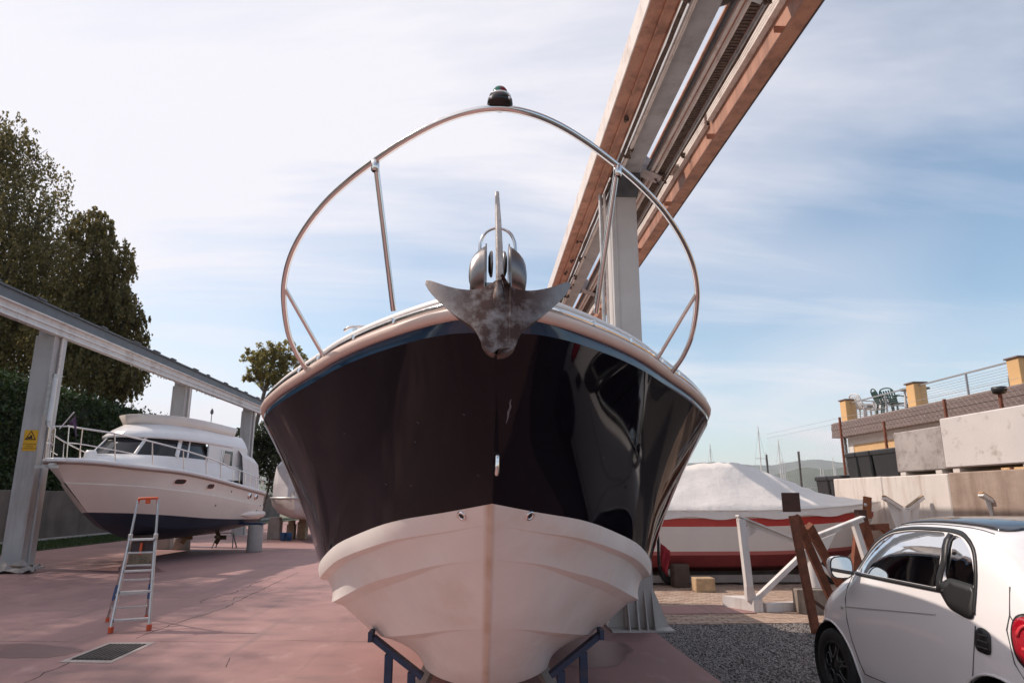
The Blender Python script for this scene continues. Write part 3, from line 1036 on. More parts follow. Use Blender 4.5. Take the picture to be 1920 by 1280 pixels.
def patch(mb, a, b, nv, bulge=0.0, sgn=1, a_stem=None):
    """loft between curves a (upper) and b (lower); the first edge follows the stem profile"""
    rows = []
    za, zb = a[0][2], b[0][2]
    for i in range(NS):
        r = []
        for k in range(nv + 1):
            v = k / nv
            hb = a[i][0] * (1 - v) + b[i][0] * v
            s = a[i][1] * (1 - v) + b[i][1] * v
            z = a[i][2] * (1 - v) + b[i][2] * v
            ds = stemz(za * (1 - v) + zb * v) - (a[0][1] * (1 - v) + b[0][1] * v)
            fade = math.exp(-i / 9.0)
            s += ds * fade
            ramp_ = min(1, i / 22.0)
            hb += bulge * 4 * v * (1 - v) * ramp_
            r.append(bp(sgn * hb, s, z))
        rows.append(r)
    mb.grid(rows, flip=sgn < 0)

top, bot, band = MB(), MB(), MB()
for sg_ in (1, -1):
    patch(band, sheer, s1, 3, 0.006, sg_)
    patch(top, s1, boot, 22, -0.035, sg_)
    for a, b, nv, bu in ((boot, A, 5, .008), (A, A2, 1, 0), (A2, Bc, 10, -.012), (Bc, B2, 1, 0), (B2, Cc, 8, -.004), (Cc, C2, 1, 0), (C2, Dc, 6, -.004), (Dc, D2, 1, 0), (D2, K, 5, .01)):
        patch(bot, a, b, nv, bu, sg_)
# transom
def transom(mb, cs):
    pts = [bp(c[-1][0], L_END, c[-1][2]) for c in cs] + [bp(-c[-1][0], L_END, c[-1][2]) for c in reversed(cs)]
    mb.add(pts, [tuple(range(len(pts)))])
transom(top, [sheer, s1, boot])
transom(bot, [boot, A, Bc, Cc, Dc])
hull_top = top.build('topsides', M_navy, boat)
band.build('sheer_stripe', mat('blue_stripe', (0.020, 0.045, 0.085), .08, spec=.6), boat)
hull_bot = bot.build('hull_bottom', M_bottom, boat)
def weld_stem(o):
    b = bmesh.new()
    b.from_mesh(o.data)
    vs = [v for v in b.verts if abs(v.co.x) < 1e-5]
    bmesh.ops.remove_doubles(b, verts=vs, dist=1e-4)
    b.to_mesh(o.data)
    b.free()
weld_stem(hull_top)
weld_stem(hull_bot)
hull_top['label'] = 'glossy dark navy topsides with deep flare'
hull_bot['label'] = 'off white bottom with moulded spray rails'

# gunwale: profile swept along the sheer
full = [bp(-h, s, z) for h, s, z in reversed(sheer)] + [bp(h, s, z) for h, s, z in sheer[1:]]
def sweep(path, prof):
    rows = []
    m = len(path)
    for i in range(m):
        t = path[min(i + 1, m - 1)] - path[max(i - 1, 0)]
        n_ = Vector((t.y, -t.x, 0)).normalized() * -1
        if i < m // 2 and n_.x > 0 and abs(n_.x) > .2:
            n_ = -n_
        if i > m // 2 and n_.x < 0 and abs(n_.x) > .2:
            n_ = -n_
        if abs(n_.x) <= .2 and n_.y > 0:
            n_ = -n_
        rows.append([path[i] + n_ * a + Vector((0, 0, b)) for a, b in prof])
    return MB().grid(rows, flip=True)
arc = lambda cx, cz, r, a0, a1, n: [(cx + r * math.cos(R(a0 + (a1 - a0) * k / n)), cz + r * math.sin(R(a0 + (a1 - a0) * k / n))) for k in range(n + 1)]
sweep(full, [(-.02, -.012)] + arc(.012, .014, .027, -90, 90, 10) + [(-.02, .041)]).build('rub_rail', M_rub, boat)
sweep(full, [(-.01, .042), (.016, .043), (.022, .05), (.021, .066), (.012, .073), (-.01, .074)]).build('steel_strip', M_stainless, boat)
sweep(full, [(-.012, .0745), (.006, .076), (.004, .092), (-.008, .108), (-.03, .118), (-.07, .122), (-.075, .09)]).build('deck_edge', M_deck, boat)
# joints of the steel strip
def sheer_at(s, side, dh=0.0, dz=0.0):
    h, z = pchip(C_sheer)(s)
    return bp(side * (float(h) + dh), s, float(z) + dz)
for side in (-1, 1):
    for s in (.33, .62, 1.0, 1.25):
        p = sheer_at(s, side, .018, .058)
        MB().bbox(p - Vector((.012, .012, .014)), p + Vector((.012, .012, .014)), .003).build('strip_joint', M_stainless, boat)
# deck with camber
rows = []
for h, s, z in sheer:
    rows.append([bp(h * x * .965, s + .04, z + .10 + .07 * (1 - x * x) * min(1, h / 1.2)) for x in [-1 + k / 8 for k in range(17)]])
MB().grid(rows, flip=True).build('deck', M_deck, boat)
# low cabin trunk, windscreen and hardtop farther aft (out of sight behind the bow)
def cabin(sts, nm, m):
    rows = []
    for s, w0, w1, z0, z1 in sts:
        rows.append([bp(x, s, z) for x, z in ((-w0, z0), (-w1, z1 - .06), (-w1 * .85, z1), (w1 * .85, z1), (w1, z1 - .06), (w0, z0))])
    b = MB().grid(rows, smooth=False)
    b.add(rows[0], [tuple(reversed(range(6)))])
    b.add(rows[-1], [tuple(range(6))])
    return b.build(nm, m, boat)
cabin([(1.9, .5, .3, 2.38, 2.47), (3.0, 1.15, .95, 2.3, 2.56), (4.4, 1.35, 1.15, 2.2, 2.62)], 'cabin_trunk', M_deck)
cabin([(4.42, 1.36, 1.1, 2.1, 2.66), (5.0, 1.40, 1.0, 2.1, 3.05), (5.06, 1.40, 1.0, 2.1, 3.05)], 'windscreen', mat('smoked_glass', (0.02, 0.022, 0.025), 0.03))
cabin([(4.95, 1.1, 1.05, 3.06, 3.12), (7.0, 1.15, 1.1, 3.06, 3.14)], 'hardtop', M_deck)
for side in (-1, 1):
    MB().bar(bp(side * 1.1, 6.9, 2.1), bp(side * 1.0, 6.7, 3.07), .05, .12).build('hardtop_leg', M_deck, boat)

# bow eye, drains, hull scratch
def on_hull(px, py, obj):
    dg = bpy.context.evaluated_depsgraph_get()
    inv = FR[boat.name].inverted()
    o = inv @ Vector((0, 0, CAM_H))
    d = ray(px, py).normalized()
    ok, loc, nrm, _ = obj.ray_cast(o, d)
    if not ok:
        return None, None
    return FR[boat.name] @ loc, nrm
p, nr = on_hull(934, 868, hull_top)
if p is None:
    p, nr = Vector((.02, 3.3, 1.83)), Vector((0, -1, -.3))
a, b = Vector((0, p.y, p.z + .075)), Vector((0, p.y, p.z - .055))
q = hit(932, 850, y=p.y - .005)
q2 = hit(931, 886, y=p.y + .012)
f = Vector((0, -1, -.25)).normalized()
MB().tube(smooth_path([q + Vector((0, .05, 0)), q + f * .03, q.lerp(q2, .3) + f * .05, q.lerp(q2, .75) + f * .055, q2 + f * .03, q2 + Vector((0, .07, .01))], 8), .0105, 12).build('bow_eye', M_stainless, boat)
MB().lathe([(0, .006), (.02, .006), (.024, 0), (.024, -.02)], Matrix.Translation(q + f * .008) @ f.to_track_quat('Z', 'Y').to_matrix().to_4x4(), 18).build('bow_eye_washer', M_stainless, boat)
for px in (866, 993):
    p, nr = on_hull(px, 966, hull_bot)
    if p is None:
        continue
    if nr.y > 0:
        nr = -nr
    Mx = Matrix.Translation(p + nr * .001) @ nr.to_track_quat('Z', 'Y').to_matrix().to_4x4()
    fit = MB().lathe([(.014, -.004), (.015, .006), (.019, .0095), (.025, .008), (.028, .002), (.028, -.006)], Mx, 24).build('drain_fitting', M_stainless, boat)
    MB().lathe([(0, .0015), (.0145, .0015)], Mx, 20).build('drain_bore', M_black_rubber, fit)
# long pale scuff and small chips on the navy gelcoat
M_scuff = mat('scuff', (0.13, 0.14, 0.16), 0.6, var=.4, vscale=40)
def scuff(pts, w, nm='scuff_mark'):
    L_, R_ = [], []
    for i, (px, py) in enumerate(pts):
        a, n1 = on_hull(px, py, hull_top)
        if a is None:
            return
        if n1.y > 0:
            n1 = -n1
        ww = w * math.sin(math.pi * (i + .35) / (len(pts) - .3))
        L_.append(a + Vector((-ww, 0, 0)) + n1 * .002)
        R_.append(a + Vector((ww, 0, 0)) + n1 * .002)
    MB().grid([L_, R_]).build(nm, M_scuff, boat)
scuff([(958, 748), (956, 755), (957, 762), (953, 772), (952, 782), (949, 793)], .005)
for px, py in ((783, 790), (645, 810), (868, 775), (777, 826), (770, 908), (895, 889), (1130, 856), (1290, 1), (723, 906)):
    if py > 10:
        scuff([(px - 2, py), (px + 2, py + 1), (px + 3, py + 3)], .0025, 'chip_mark')

# pulpit rail
half = [(585, 706, 4.02), (566, 679, 3.9), (552, 655, 3.82), (540, 622, 3.72), (533, 575, 3.61), (533, 530, 3.5), (545, 480, 3.38), (571, 430, 3.23), (610, 380, 3.06), (655, 338, 2.9), (705, 300, 2.76), (762, 262, 2.62), (822, 230, 2.5), (880, 210, 2.41), (937, 203, 2.38)]
left = [hit(a, b, y=c) for a, b, c in half]
left[-1].x = BX
mir = lambda p: Vector((2 * BX - p.x, p.y, p.z))
rail = smooth_path(left + [mir(p) for p in reversed(left[:-1])], 8)
pr = MB().tube(rail, .0145, 14).build('pulpit_rail', M_stainless, boat)
def foot(p):
    MB().lathe([(0, .008), (.016, .008), (.02, .005), (.024, .0), (.024, -.03)], Matrix.Translation(p), 18).build('rail_foot', M_stainless, boat)
for sd_ in (-1, 1):
    m_ = (lambda p: p) if sd_ < 0 else mir
    tp, ft = hit(704, 302, y=2.76), hit(738, 582, y=2.98)
    ft.z = 2.47
    MB().cyl(m_(tp), m_(ft), .0125, 12).build('stanchion', M_stainless, boat)
    MB().lathe([(.0135, -.03), (.018, -.025), (.018, .02), (.0135, .025)], Matrix.Translation(m_(tp - Vector((0, 0, .02)))), 14).build('stanchion_joint', M_stainless, boat)
    t2, f2 = hit(534, 540, y=3.525), hit(607, 668, y=3.76)
    MB().cyl(m_(t2), m_(f2), .011, 12).build('rail_stay', M_stainless, boat)
# navigation light on the rail
nl = rail[len(rail) // 2] + Vector((0, 0, .012))
M_blk = mat('black_gloss', (0.015, 0.012, 0.011), 0.25)
base = MB().lathe([(0, -.004), (.044, -.004), (.050, .004), (.048, .022), (.040, .034), (0, .036)], Matrix.Translation(nl), 26).build('light_base', M_blk, boat)
MB().lathe([(.040, .034), (.043, .038), (.040, .042), (.030, .044)], Matrix.Translation(nl), 26).build('light_ring', M_stainless, base)
for nm, a0, colr in (('green_lens', 90, (0.01, 0.16, 0.10)), ('red_lens', -90, (0.22, 0.01, 0.02))):
    r_ = []
    for rr, z in ((.029, .044), (.028, .062), (.022, .072), (.001, .075)):
        r_.append([nl + Vector((rr * math.cos(R(a0 + 180 * k / 12)), rr * math.sin(R(a0 + 180 * k / 12)), z)) for k in range(13)])
    MB().grid(r_).build(nm, mat(nm, colr, 0.1, trans=0.2), base)
for x in (-.034, .034):
    MB().lathe([(0, .004), (.006, .003), (.007, 0)], Matrix.Translation(nl + Vector((x, -.034, .012))) @ Matrix.Rotation(R(90), 4, 'X'), 10).build('light_screw', M_stainless, base)
# deck cleat peeping over the edge on the left
cl = hit(676, 618, y=3.62)
MB().tube(smooth_path([cl + Vector((-.09, .02, .0)), cl + Vector((-.05, 0, .015)), cl + Vector((.05, 0, .015)), cl + Vector((.09, -.02, 0))], 5), .009, 8).bar(cl - Vector((.03, 0, .05)), cl + Vector((-.03, 0, .01)), .02, .02).bar(cl - Vector((-.03, 0, .05)), cl + Vector((.03, 0, .01)), .02, .02).build('cleat', M_stainless, boat)

# bow roller: two flared cheeks, roller, pin, hoop
M_cheek = mat('worn_stainless', (0.27, 0.25, 0.245), 0.36, metal=1.0, var=0.2, vscale=12)
br = Vector((BX, 2.66, 2.50))
for sd_ in (-1, 1):
    rows = []
    for i in range(9):                      # shell flaring outwards and down
        t = i / 8
        ang = R(-70 + 150 * t)
        row = []
        for k in range(7):
            u = k / 6
            x = sd_ * (.045 + .065 * math.sin(u * math.pi / 2) ** 1.5)
            y = -.08 * math.cos(ang) * (1 - .25 * u) - .02
            z = .02 + .10 * math.sin(ang) * (1 - .25 * u) - .075 * u * u + .03
            row.append(br + Vector((x, y, z)))
        rows.append(row)
    MB().grid(rows, flip=sd_ > 0).build('roller_cheek', M_cheek, boat, solidify=.006)
    pl = [(-.10, -.07), (.09, -.07), (.10, .05), (.06, .135), (-.03, .145), (-.085, .08)]
    MB().prism(pl, .006, Matrix.Translation(br + Vector((sd_ * .047 - .003, 0, .02))) @ Matrix.Rotation(R(90), 4, 'Y') @ Matrix.Rotation(R(90), 4, 'Z')).build('side_plate', M_cheek, boat, bevel=.002)
    MB().lathe([(.012, 0), (.05, .002), (.056, .008), (.05, .014), (.03, .02)], Matrix.Translation(br + Vector((sd_ * .018, -.03, .075))) @ Matrix.Rotation(R(90 * sd_), 4, 'Y'), 24).build('roller', M_cheek, boat)
    MB().cyl(br + Vector((sd_ * .045, -.03, .09)), br + Vector((sd_ * .085, -.03, .09)), .009, 10).build('roller_pin', M_stainless, boat)
hp = [Vector((-.073, 0, .05)), Vector((-.073, 0, .13)), Vector((-.068, 0, .175)), Vector((-.045, 0, .215)), Vector((0, 0, .232)), Vector((.045, 0, .215)), Vector((.068, 0, .175)), Vector((.073, 0, .13)), Vector((.073, 0, .05))]
MB().tube(smooth_path([br + p + Vector((0, -.03, .0)) for p in hp], 6), .0065, 10).build('chain_hoop', M_stainless, boat)
MB().box((BX - .05, 2.56, 2.455), (BX + .05, 3.15, 2.475)).box((BX - .055, 2.56, 2.44), (BX - .045, 3.1, 2.53)).box((BX + .045, 2.56, 2.44), (BX + .055, 3.1, 2.53)).build('roller_channel', M_cheek, boat)

# ------------------------------------------------------------------ anchor hanging in the roller
AY = 2.44
anc = thing('anchor', 'rusty galvanised claw anchor hanging in the bow roller', 'anchor', (BX, AY, 2.2))
M_anchor = mat('worn_galvanised', (0.32, 0.285, 0.27), 0.42, metal=0.7, var=0.18, vscale=6, stain=(0.072, 0.040, 0.033), stain_amt=0.95, stain_scale=14, stain_lo=.30, stain_hi=.54, bump=0.18, bscale=60)
def tip_wear(m):
    # the wing tips are rubbed bright: less staining away from the crown
    n, l = m.node_tree.nodes, m.node_tree.links
    t_ = n.new('ShaderNodeTexCoord')
    s_ = n.new('ShaderNodeSeparateXYZ')
    l.new(t_.outputs['Object'], s_.inputs[0])
    a_ = n.new('ShaderNodeMath'); a_.operation = 'ABSOLUTE'
    l.new(s_.outputs[0], a_.inputs[0])
    r_ = n.new('ShaderNodeMapRange')
    r_.inputs['From Min'].default_value, r_.inputs['From Max'].default_value = .25, .09
    r_.inputs['To Min'].default_value = .12
    l.new(a_.outputs[0], r_.inputs['Value'])
    for q in n:
        if q.type == 'MATH' and q.operation == 'MULTIPLY' and q.inputs[0].is_linked and not q.inputs[1].is_linked:
            l.new(r_.outputs['Result'], q.inputs[1])
tip_wear(M_anchor)
def anchor_fluke():
    # outline of the blade as seen from ahead (photo pixels), left half from tip of the wing round to the toe
    up = [(939, 522), (930, 525), (918, 533), (902, 540), (882, 543), (860, 541), (838, 536), (820, 530), (808, 526), (799, 525)]
    lo = [(939, 664), (919, 660), (905, 647), (897, 630), (886, 614), (868, 601), (846, 586), (824, 567), (807, 549), (797, 533)]
    rows = []
    ns, nv = 25, 10
    def sm(P, t):
        f = smooth_path([Vector((a, b, 0)) for a, b in P], 8)
        x = t * (len(f) - 1)
        i = min(int(x), len(f) - 2)
        return f[i].lerp(f[i + 1], x - i)
    for i in range(-ns, ns + 1):
        t = abs(i) / ns
        a, b = sm(up, t), sm(lo, t)
        row = []
        for k in range(nv + 1):
            v = k / nv
            px, py = a.x * (1 - v) + b.x * v, a.y * (1 - v) + b.y * v
            bulge = .045 * (1 - t**2) * (1 - .75 * v) + .095 * v * (1 - t * t) ** 1.5 - .035 * t * t     # crown is proud, wings sweep back
            p = hit(px, py, y=AY + .03 - bulge)
            x = p.x - BX
            row.append(Vector((BX + (abs(x) if i > 0 else -abs(x)), p.y, p.z)))
        rows.append(row)
    return MB().grid(rows, flip=True)
fl = anchor_fluke().build('fluke', M_anchor, anc)
so = fl.modifiers.new('solid', 'SOLIDIFY')
so.thickness, so.offset = .045, 1.0
bv = fl.modifiers.new('bevel', 'BEVEL')
bv.width, bv.segments, bv.limit_method, bv.angle_limit = .014, 4, 'ANGLE', R(40)
# crown rib where the shank grows out of the blade
rib = []
for i in range(9):
    t = i / 8
    w = .017 + .075 * (1 - t) ** 1.8
    z0 = hit(937, 612 - 85 * t, y=AY - .02).z
    d = .004 + .030 * math.sin(math.pi * (.05 + .6 * t))
    rib.append([Vector((BX + w * math.cos(R(a)), AY - .005 - d * math.sin(R(a)), z0)) for a in range(0, 181, 18)])
MB().grid(rib).build('crown', M_anchor, anc)
# shank: tapering forged bar curving up and aft
sk = [(hit(938, 572, y=AY + .035), .019, .05), (hit(938, 550, y=AY + .03), .016, .052), (hit(937, 520, y=AY + .02), .0135, .055), (hit(936, 470, y=AY + .02), .0125, .052), (hit(934, 420, y=AY + .04), .0105, .045), (hit(932, 385, y=AY + .06), .0085, .034), (hit(931, 364, y=AY + .075), .0075, .026)]
rows = []
for p, w, d in sk:
    x = BX + (p.x - BX) * .8
    rows.append([Vector((x + a * w, p.y + b * d, p.z)) for a, b in ((-1, -.8), (-.6, -1), (.6, -1), (1, -.8), (1, .8), (.6, 1), (-.6, 1), (-1, .8))])
s_ = MB().grid(rows, closed=True, smooth=False)
s_.add(rows[-1], [tuple(range(8))])
s_.build('shank', mat('shank_galvanised', (0.52, 0.48, 0.45), 0.5, metal=0.5, var=0.3, vscale=14, bump=0.4, bscale=60), anc)

# ------------------------------------------------------------------ blue steel stand under the bow
M_blue = mat('blue_stand_paint', (0.014, 0.032, 0.08), 0.5, var=0.2, vscale=5, stain=(0.08, 0.04, 0.02), stain_amt=0.4, stain_scale=8, bump=0.1)
def stand(s, label):
    y = BY + s
    st = thing('boat_stand', label, 'boat stand', (BX, y, 0), group='stands under the navy boat')
    fC, fD = pchip(C_C)(s), pchip(C_D)(s)
    for sd_ in (-1, 1):
        hi = Vector((BX + sd_ * (float(fC[0]) + .05), y, float(fC[1]) + .02))
        lo = Vector((BX + sd_ * (float(fD[0]) - .0), y, float(fD[1]) - .03))
        n_ = Vector((sd_ * (hi.z - lo.z), 0, -abs(hi.x - lo.x))).normalized() * .032
        MB().bar(hi + n_, lo + n_, .09, .035, up=n_).build('arm', M_blue, st)
        MB().bar(hi + n_ + Vector((sd_ * .012, 0, -.02)), hi + n_ + Vector((sd_ * .012, 0, .045)), .03, .14).build('arm_end', M_blue, st)
        for t in (.36, .82):
            q = hi.lerp(lo, t) + n_ * 1.6
            MB().box((q.x - .027, y - .03, .06), (q.x + .027, y + .03, q.z)).build('post', M_blue, st, bevel=.004)
        MB().bar((BX + sd_ * .50, y + .25, .06), (BX + sd_ * .30, y + .03, .34), .05, .05).build('brace', M_galv, st)
        MB().box((BX + sd_ * .2, y - .06, 0), (BX + sd_ * .85, y + .06, .06)).build('foot_beam', M_blue, st)
        MB().bar((BX + sd_ * .62, y + .1, .06), (BX + sd_ * .40, y + .75, .42), .09, .06).build('prop', M_old_concrete, st)
    return st
stand(2.34, 'blue steel stand with sloping arms cradling the white bow bottom')
stand(6.6, 'blue steel stand under the after part of the navy boat')
for s in (3.2, 5.2, 7.6):
    z = float(pchip(C_K)(s)[1])
    kb_ = MB()
    kb_.bbox((BX - .22, BY + s - .1, 0), (BX + .22, BY + s + .1, z - .12), .01)
    kb_.bbox((BX - .18, BY + s - .12, z - .119), (BX + .18, BY + s + .12, z - .002), .01)
    tag(kb_.build('keel_block', M_wood), {3.2: 'timber keel block just behind the blue bow stand', 5.2: 'timber keel block midway between the two blue stands', 7.6: 'timber keel block behind the after blue stand'}[s], 'timber block', 'keel blocks under the navy boat')
# ------------------------------------------------------------------ flybridge boat on the left
def on_obj(root, obj, px, py):
    inv = FR[root.name].inverted()
    o = inv @ Vector((0, 0, CAM_H))
    d = inv.to_3x3() @ ray(px, py).normalized()
    ok, loc, nrm, _ = obj.ray_cast(o, d)
    return (FR[root.name] @ loc, (FR[root.name].to_3x3() @ nrm)) if ok else (None, None)

fb = thing('flybridge_boat', 'white flybridge motor cruiser with navy bottom propped on concrete blocks', 'boat', (-9.35, 15.75, 0), R(-2.9))
FM = FR[fb.name]
FM = FM @ Matrix.Diagonal((1, .93, 1, 1))
lp = lambda x, s, z: FM @ Vector((x, s, z))
M_cream_hull = mat('cream_gelcoat', (0.82, 0.73, 0.66), 0.28, var=0.05, vscale=1.5)
M_fwhite = mat('white_gelcoat', (0.80, 0.77, 0.76), 0.25, var=0.03, vscale=2)
M_navy_paint = mat('navy_antifouling', (0.018, 0.028, 0.055), 0.55, var=0.3, vscale=2, bump=0.1)
M_glass = mat('tinted_glass', (0.012, 0.013, 0.016), 0.05, spec=0.3)
fs = [(0, 0, 2.43), (.06, .2, 2.43), (.5, .55, 2.42), (1.5, .98, 2.36), (3, 1.37, 2.30), (5, 1.63, 2.13), (7, 1.68, 1.95), (9.2, 1.62, 1.78)]
fk_ = [(.45, 0, 2.0), (1.2, .52, 1.98), (2, .92, 1.95), (3, 1.25, 1.88), (5, 1.56, 1.74), (7, 1.63, 1.57), (9.2, 1.58, 1.42)]
fbt = [(1.5, 0, 1.33), (2.2, .52, 1.30), (3, .92, 1.25), (4, 1.2, 1.18), (5, 1.38, 1.11), (7, 1.5, 1.03), (9.2, 1.5, .98)]
fch = [(1.75, 0, 1.2), (2.4, .34, 1.08), (3.2, .70, .95), (4.2, .98, .86), (5.5, 1.25, .84), (7, 1.36, .84), (9.2, 1.38, .84)]
fkl = [(1.75, 0, 1.199), (2.4, 0, .90), (3.2, 0, .68), (4.2, 0, .55), (6, 0, .50), (9.2, 0, .50)]
def fcurve(pts, n=40, p=1.6):
    f = pchip(pts)
    return [(float(f(s)[0]), s, float(f(s)[1])) for s in [pts[0][0] + (9.2 - pts[0][0]) * (i / (n - 1)) ** p for i in range(n)]]
def loft(mb, a, b, nv, bulge, sg):
    rows = [[lp(sg * (a[i][0] * (1 - k / nv) + b[i][0] * k / nv + bulge * 4 * (k / nv) * (1 - k / nv) * min(1, i / 12)), a[i][1] * (1 - k / nv) + b[i][1] * k / nv, a[i][2] * (1 - k / nv) + b[i][2] * k / nv) for k in range(nv + 1)] for i in range(len(a))]
    mb.grid(rows, flip=sg < 0)
cs_, ck_, cb_, cc_, cl_ = (fcurve(q) for q in (fs, fk_, fbt, fch, fkl))
ck2 = [(h + .02, s, z - .02) for h, s, z in ck_]
hu, hn = MB(), MB()
for sg in (1, -1):
    loft(hu, cs_, ck_, 6, -.02, sg)
    loft(hu, ck_, ck2, 1, 0, sg)
    loft(hu, ck2, cb_, 8, .02, sg)
    loft(hn, cb_, cc_, 4, .0, sg)
    loft(hn, cc_, cl_, 6, .02, sg)
for mb, cc2 in ((hu, (cs_, ck_, cb_)), (hn, (cb_, cc_, cl_))):
    pts = [lp(c[-1][0], 9.2, c[-1][2]) for c in cc2] + [lp(-c[-1][0], 9.2, c[-1][2]) for c in reversed(cc2)]
    mb.add(pts, [tuple(range(len(pts)))])
fhull = hu.build('hull', M_cream_hull, fb)
hn.build('hull_bottom', M_navy_paint, fb)
sheer_path = [lp(-h, s, z) for h, s, z in reversed(cs_)] + [lp(h, s, z) for h, s, z in cs_[1:]]
MB().tube([p + Vector((0, 0, -.02)) for p in sheer_path], .02, 8).build('rub_rail', mat('brown_trim', (0.30, 0.19, 0.15), .5), fb)
MB().tube([p + Vector((0, 0, .05)) for p in sheer_path], .055, 8).build('gunwale', M_fwhite, fb)
MB().grid([[lp(h * x, s, z + .05 + .05 * (1 - x * x)) for x in (-1, -.5, 0, .5, 1)] for h, s, z in cs_], flip=True).build('deck', M_fwhite, fb)
# bow platform with anchor stowed under it
MB().prism([(-.30, .9), (-.30, .3), (-.2, -.08), (-.12, -.15), (.12, -.15), (.2, -.08), (.30, .3), (.30, .9)], .07, FM @ Matrix.Translation((0, 0, 2.44))).build('bow_platform', M_fwhite, fb, bevel=.02)
MB().bar(lp(0, -.5, 2.33), lp(0, .3, 2.36), .03, .05).bar(lp(-.25, -.3, 2.32), lp(.25, -.3, 2.32), .05, .06).cyl(lp(-.06, -.1, 2.36), lp(.06, -.1, 2.36), .06, 12).build('stowed_anchor', M_galv, fb)
MB().lathe([(0, .3), (.1, .3), (.14, .22), (.14, 0)], FM @ Matrix.Translation((.15, 1.05, 2.46)), 16).build('windlass', M_fwhite, fb)
# coachroof and house: rings in plan lofted upwards
def ring(pl, z, n=10):
    h = smooth_path([Vector((w, s, 0)) for s, w in pl], n)
    h[0].x = 0
    full_ = [Vector((-p.x, p.y, 0)) for p in reversed(h)] + h[1:]
    return [lp(p.x, p.y, z + 0) for p in full_]
def ringloft(specs, nm, m, cap=True, smooth=True, flip=True):
    rows = [ring(pl, z) for pl, z in specs]
    b = MB().grid(rows, flip=flip, smooth=smooth)
    if cap:
        b.add(rows[-1], [tuple(range(len(rows[-1])))])
    return b.build(nm, m, fb)
ringloft([([(.95, 0), (1.15, .35), (2.2, .95), (3.6, 1.28), (5.2, 1.36), (8.6, 1.34)], 2.2), ([(1.05, 0), (1.25, .32), (2.3, .9), (3.6, 1.2), (5.2, 1.3), (8.6, 1.3)], 2.53),
          ([(1.6, 0), (1.8, .35), (2.45, .8), (3.6, 1.12), (5.2, 1.22), (8.5, 1.22)], 2.68), ([(1.98, 0), (2.15, .4), (2.7, .85), (3.7, 1.12), (5.0, 1.2), (8.5, 1.2)], 2.735)], 'coachroof', M_fwhite)
gl0 = [(2.02, 0), (2.2, .4), (2.75, .85), (3.7, 1.11), (5.15, 1.19)]
gl1 = [(2.75, 0), (2.9, .36), (3.3, .74), (4.1, .98), (5.2, 1.1)]
ringloft([(gl0, 2.735), (gl1, 3.24)], 'windscreen', M_glass, cap=False)
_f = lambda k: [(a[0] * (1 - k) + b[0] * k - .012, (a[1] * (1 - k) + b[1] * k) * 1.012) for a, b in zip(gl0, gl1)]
ringloft([(_f(.74), 2.735 + .505 * .74), (_f(1.0), 3.245)], 'roof_shade_band', mat('painted_roof_shade', (0.012, 0.012, 0.013), .5), cap=False)  # black strip painted over the glass top as shade of the roof overhang
def mull(t0, w, nm='window_post'):
    for sg in (-1, 1):
        a = smooth_path([Vector((x, s, 0)) for s, x in gl0], 10)
        c = smooth_path([Vector((x, s, 0)) for s, x in gl1], 10)
        i = int(t0 * (len(a) - 1))
        pa, pc = a[i], c[i]
        MB().bar(lp(sg * (pa.x + .012), pa.y - .012, 2.73), lp(sg * (pc.x + .012), pc.y - .012, 3.25), w, .03, up=(sg, -.3, 0)).build(nm, M_fwhite, fb)
mull(.34, .10)
mull(.70, .14)
mull(.80, .05)
ro0 = [(2.55, 0), (2.7, .38), (3.2, .84), (4.1, 1.14), (5.3, 1.24), (8.3, 1.22)]
ringloft([(gl1 + [(8.3, 1.12)], 3.20), (ro0, 3.19), (ro0, 3.25), ([(2.95, 0), (3.1, .38), (3.55, .78), (4.3, 1.02), (5.4, 1.12), (8.3, 1.12)], 3.45), ([(3.45, 0), (3.55, .36), (3.9, .68), (4.5, .88), (5.5, 1.0), (8.3, 1.0)], 3.62)], 'cabin_roof', M_fwhite)
ringloft([([(3.5, 0), (3.6, .36), (3.95, .7), (4.5, .9), (5.5, 1.02), (7.6, 1.02)], 3.61), ([(3.28, 0), (3.4, .4), (3.8, .78), (4.45, 1.0), (5.5, 1.1), (7.6, 1.1)], 3.86), ([(3.31, 0), (3.43, .38), (3.82, .75), (4.45, .97), (5.5, 1.07), (7.6, 1.07)], 3.87), ([(3.45, 0), (3.55, .35), (3.9, .66), (4.5, .86), (5.5, .98), (7.6, .98)], 3.64)], 'flybridge_coaming', M_cream_hull, cap=False)
MB().cyl(lp(.15, 3.5, 3.62), lp(.15, 3.5, 3.8), .02, 8).lathe([(0, .06), (.06, .05), (.075, .02), (.03, -.02)], FM @ Matrix.Translation((.15, 3.5, 3.8)), 14).build('horn', M_fwhite, fb)
MB().cyl(lp(.7, 6.4, 3.6), lp(.7, 6.4, 4.25), .012, 6).lathe([(0, .2), (.045, .12), (.05, .04), (.02, 0)], FM @ Matrix.Translation((.7, 6.4, 4.2)), 10).build('aerial', M_dark_steel, fb)
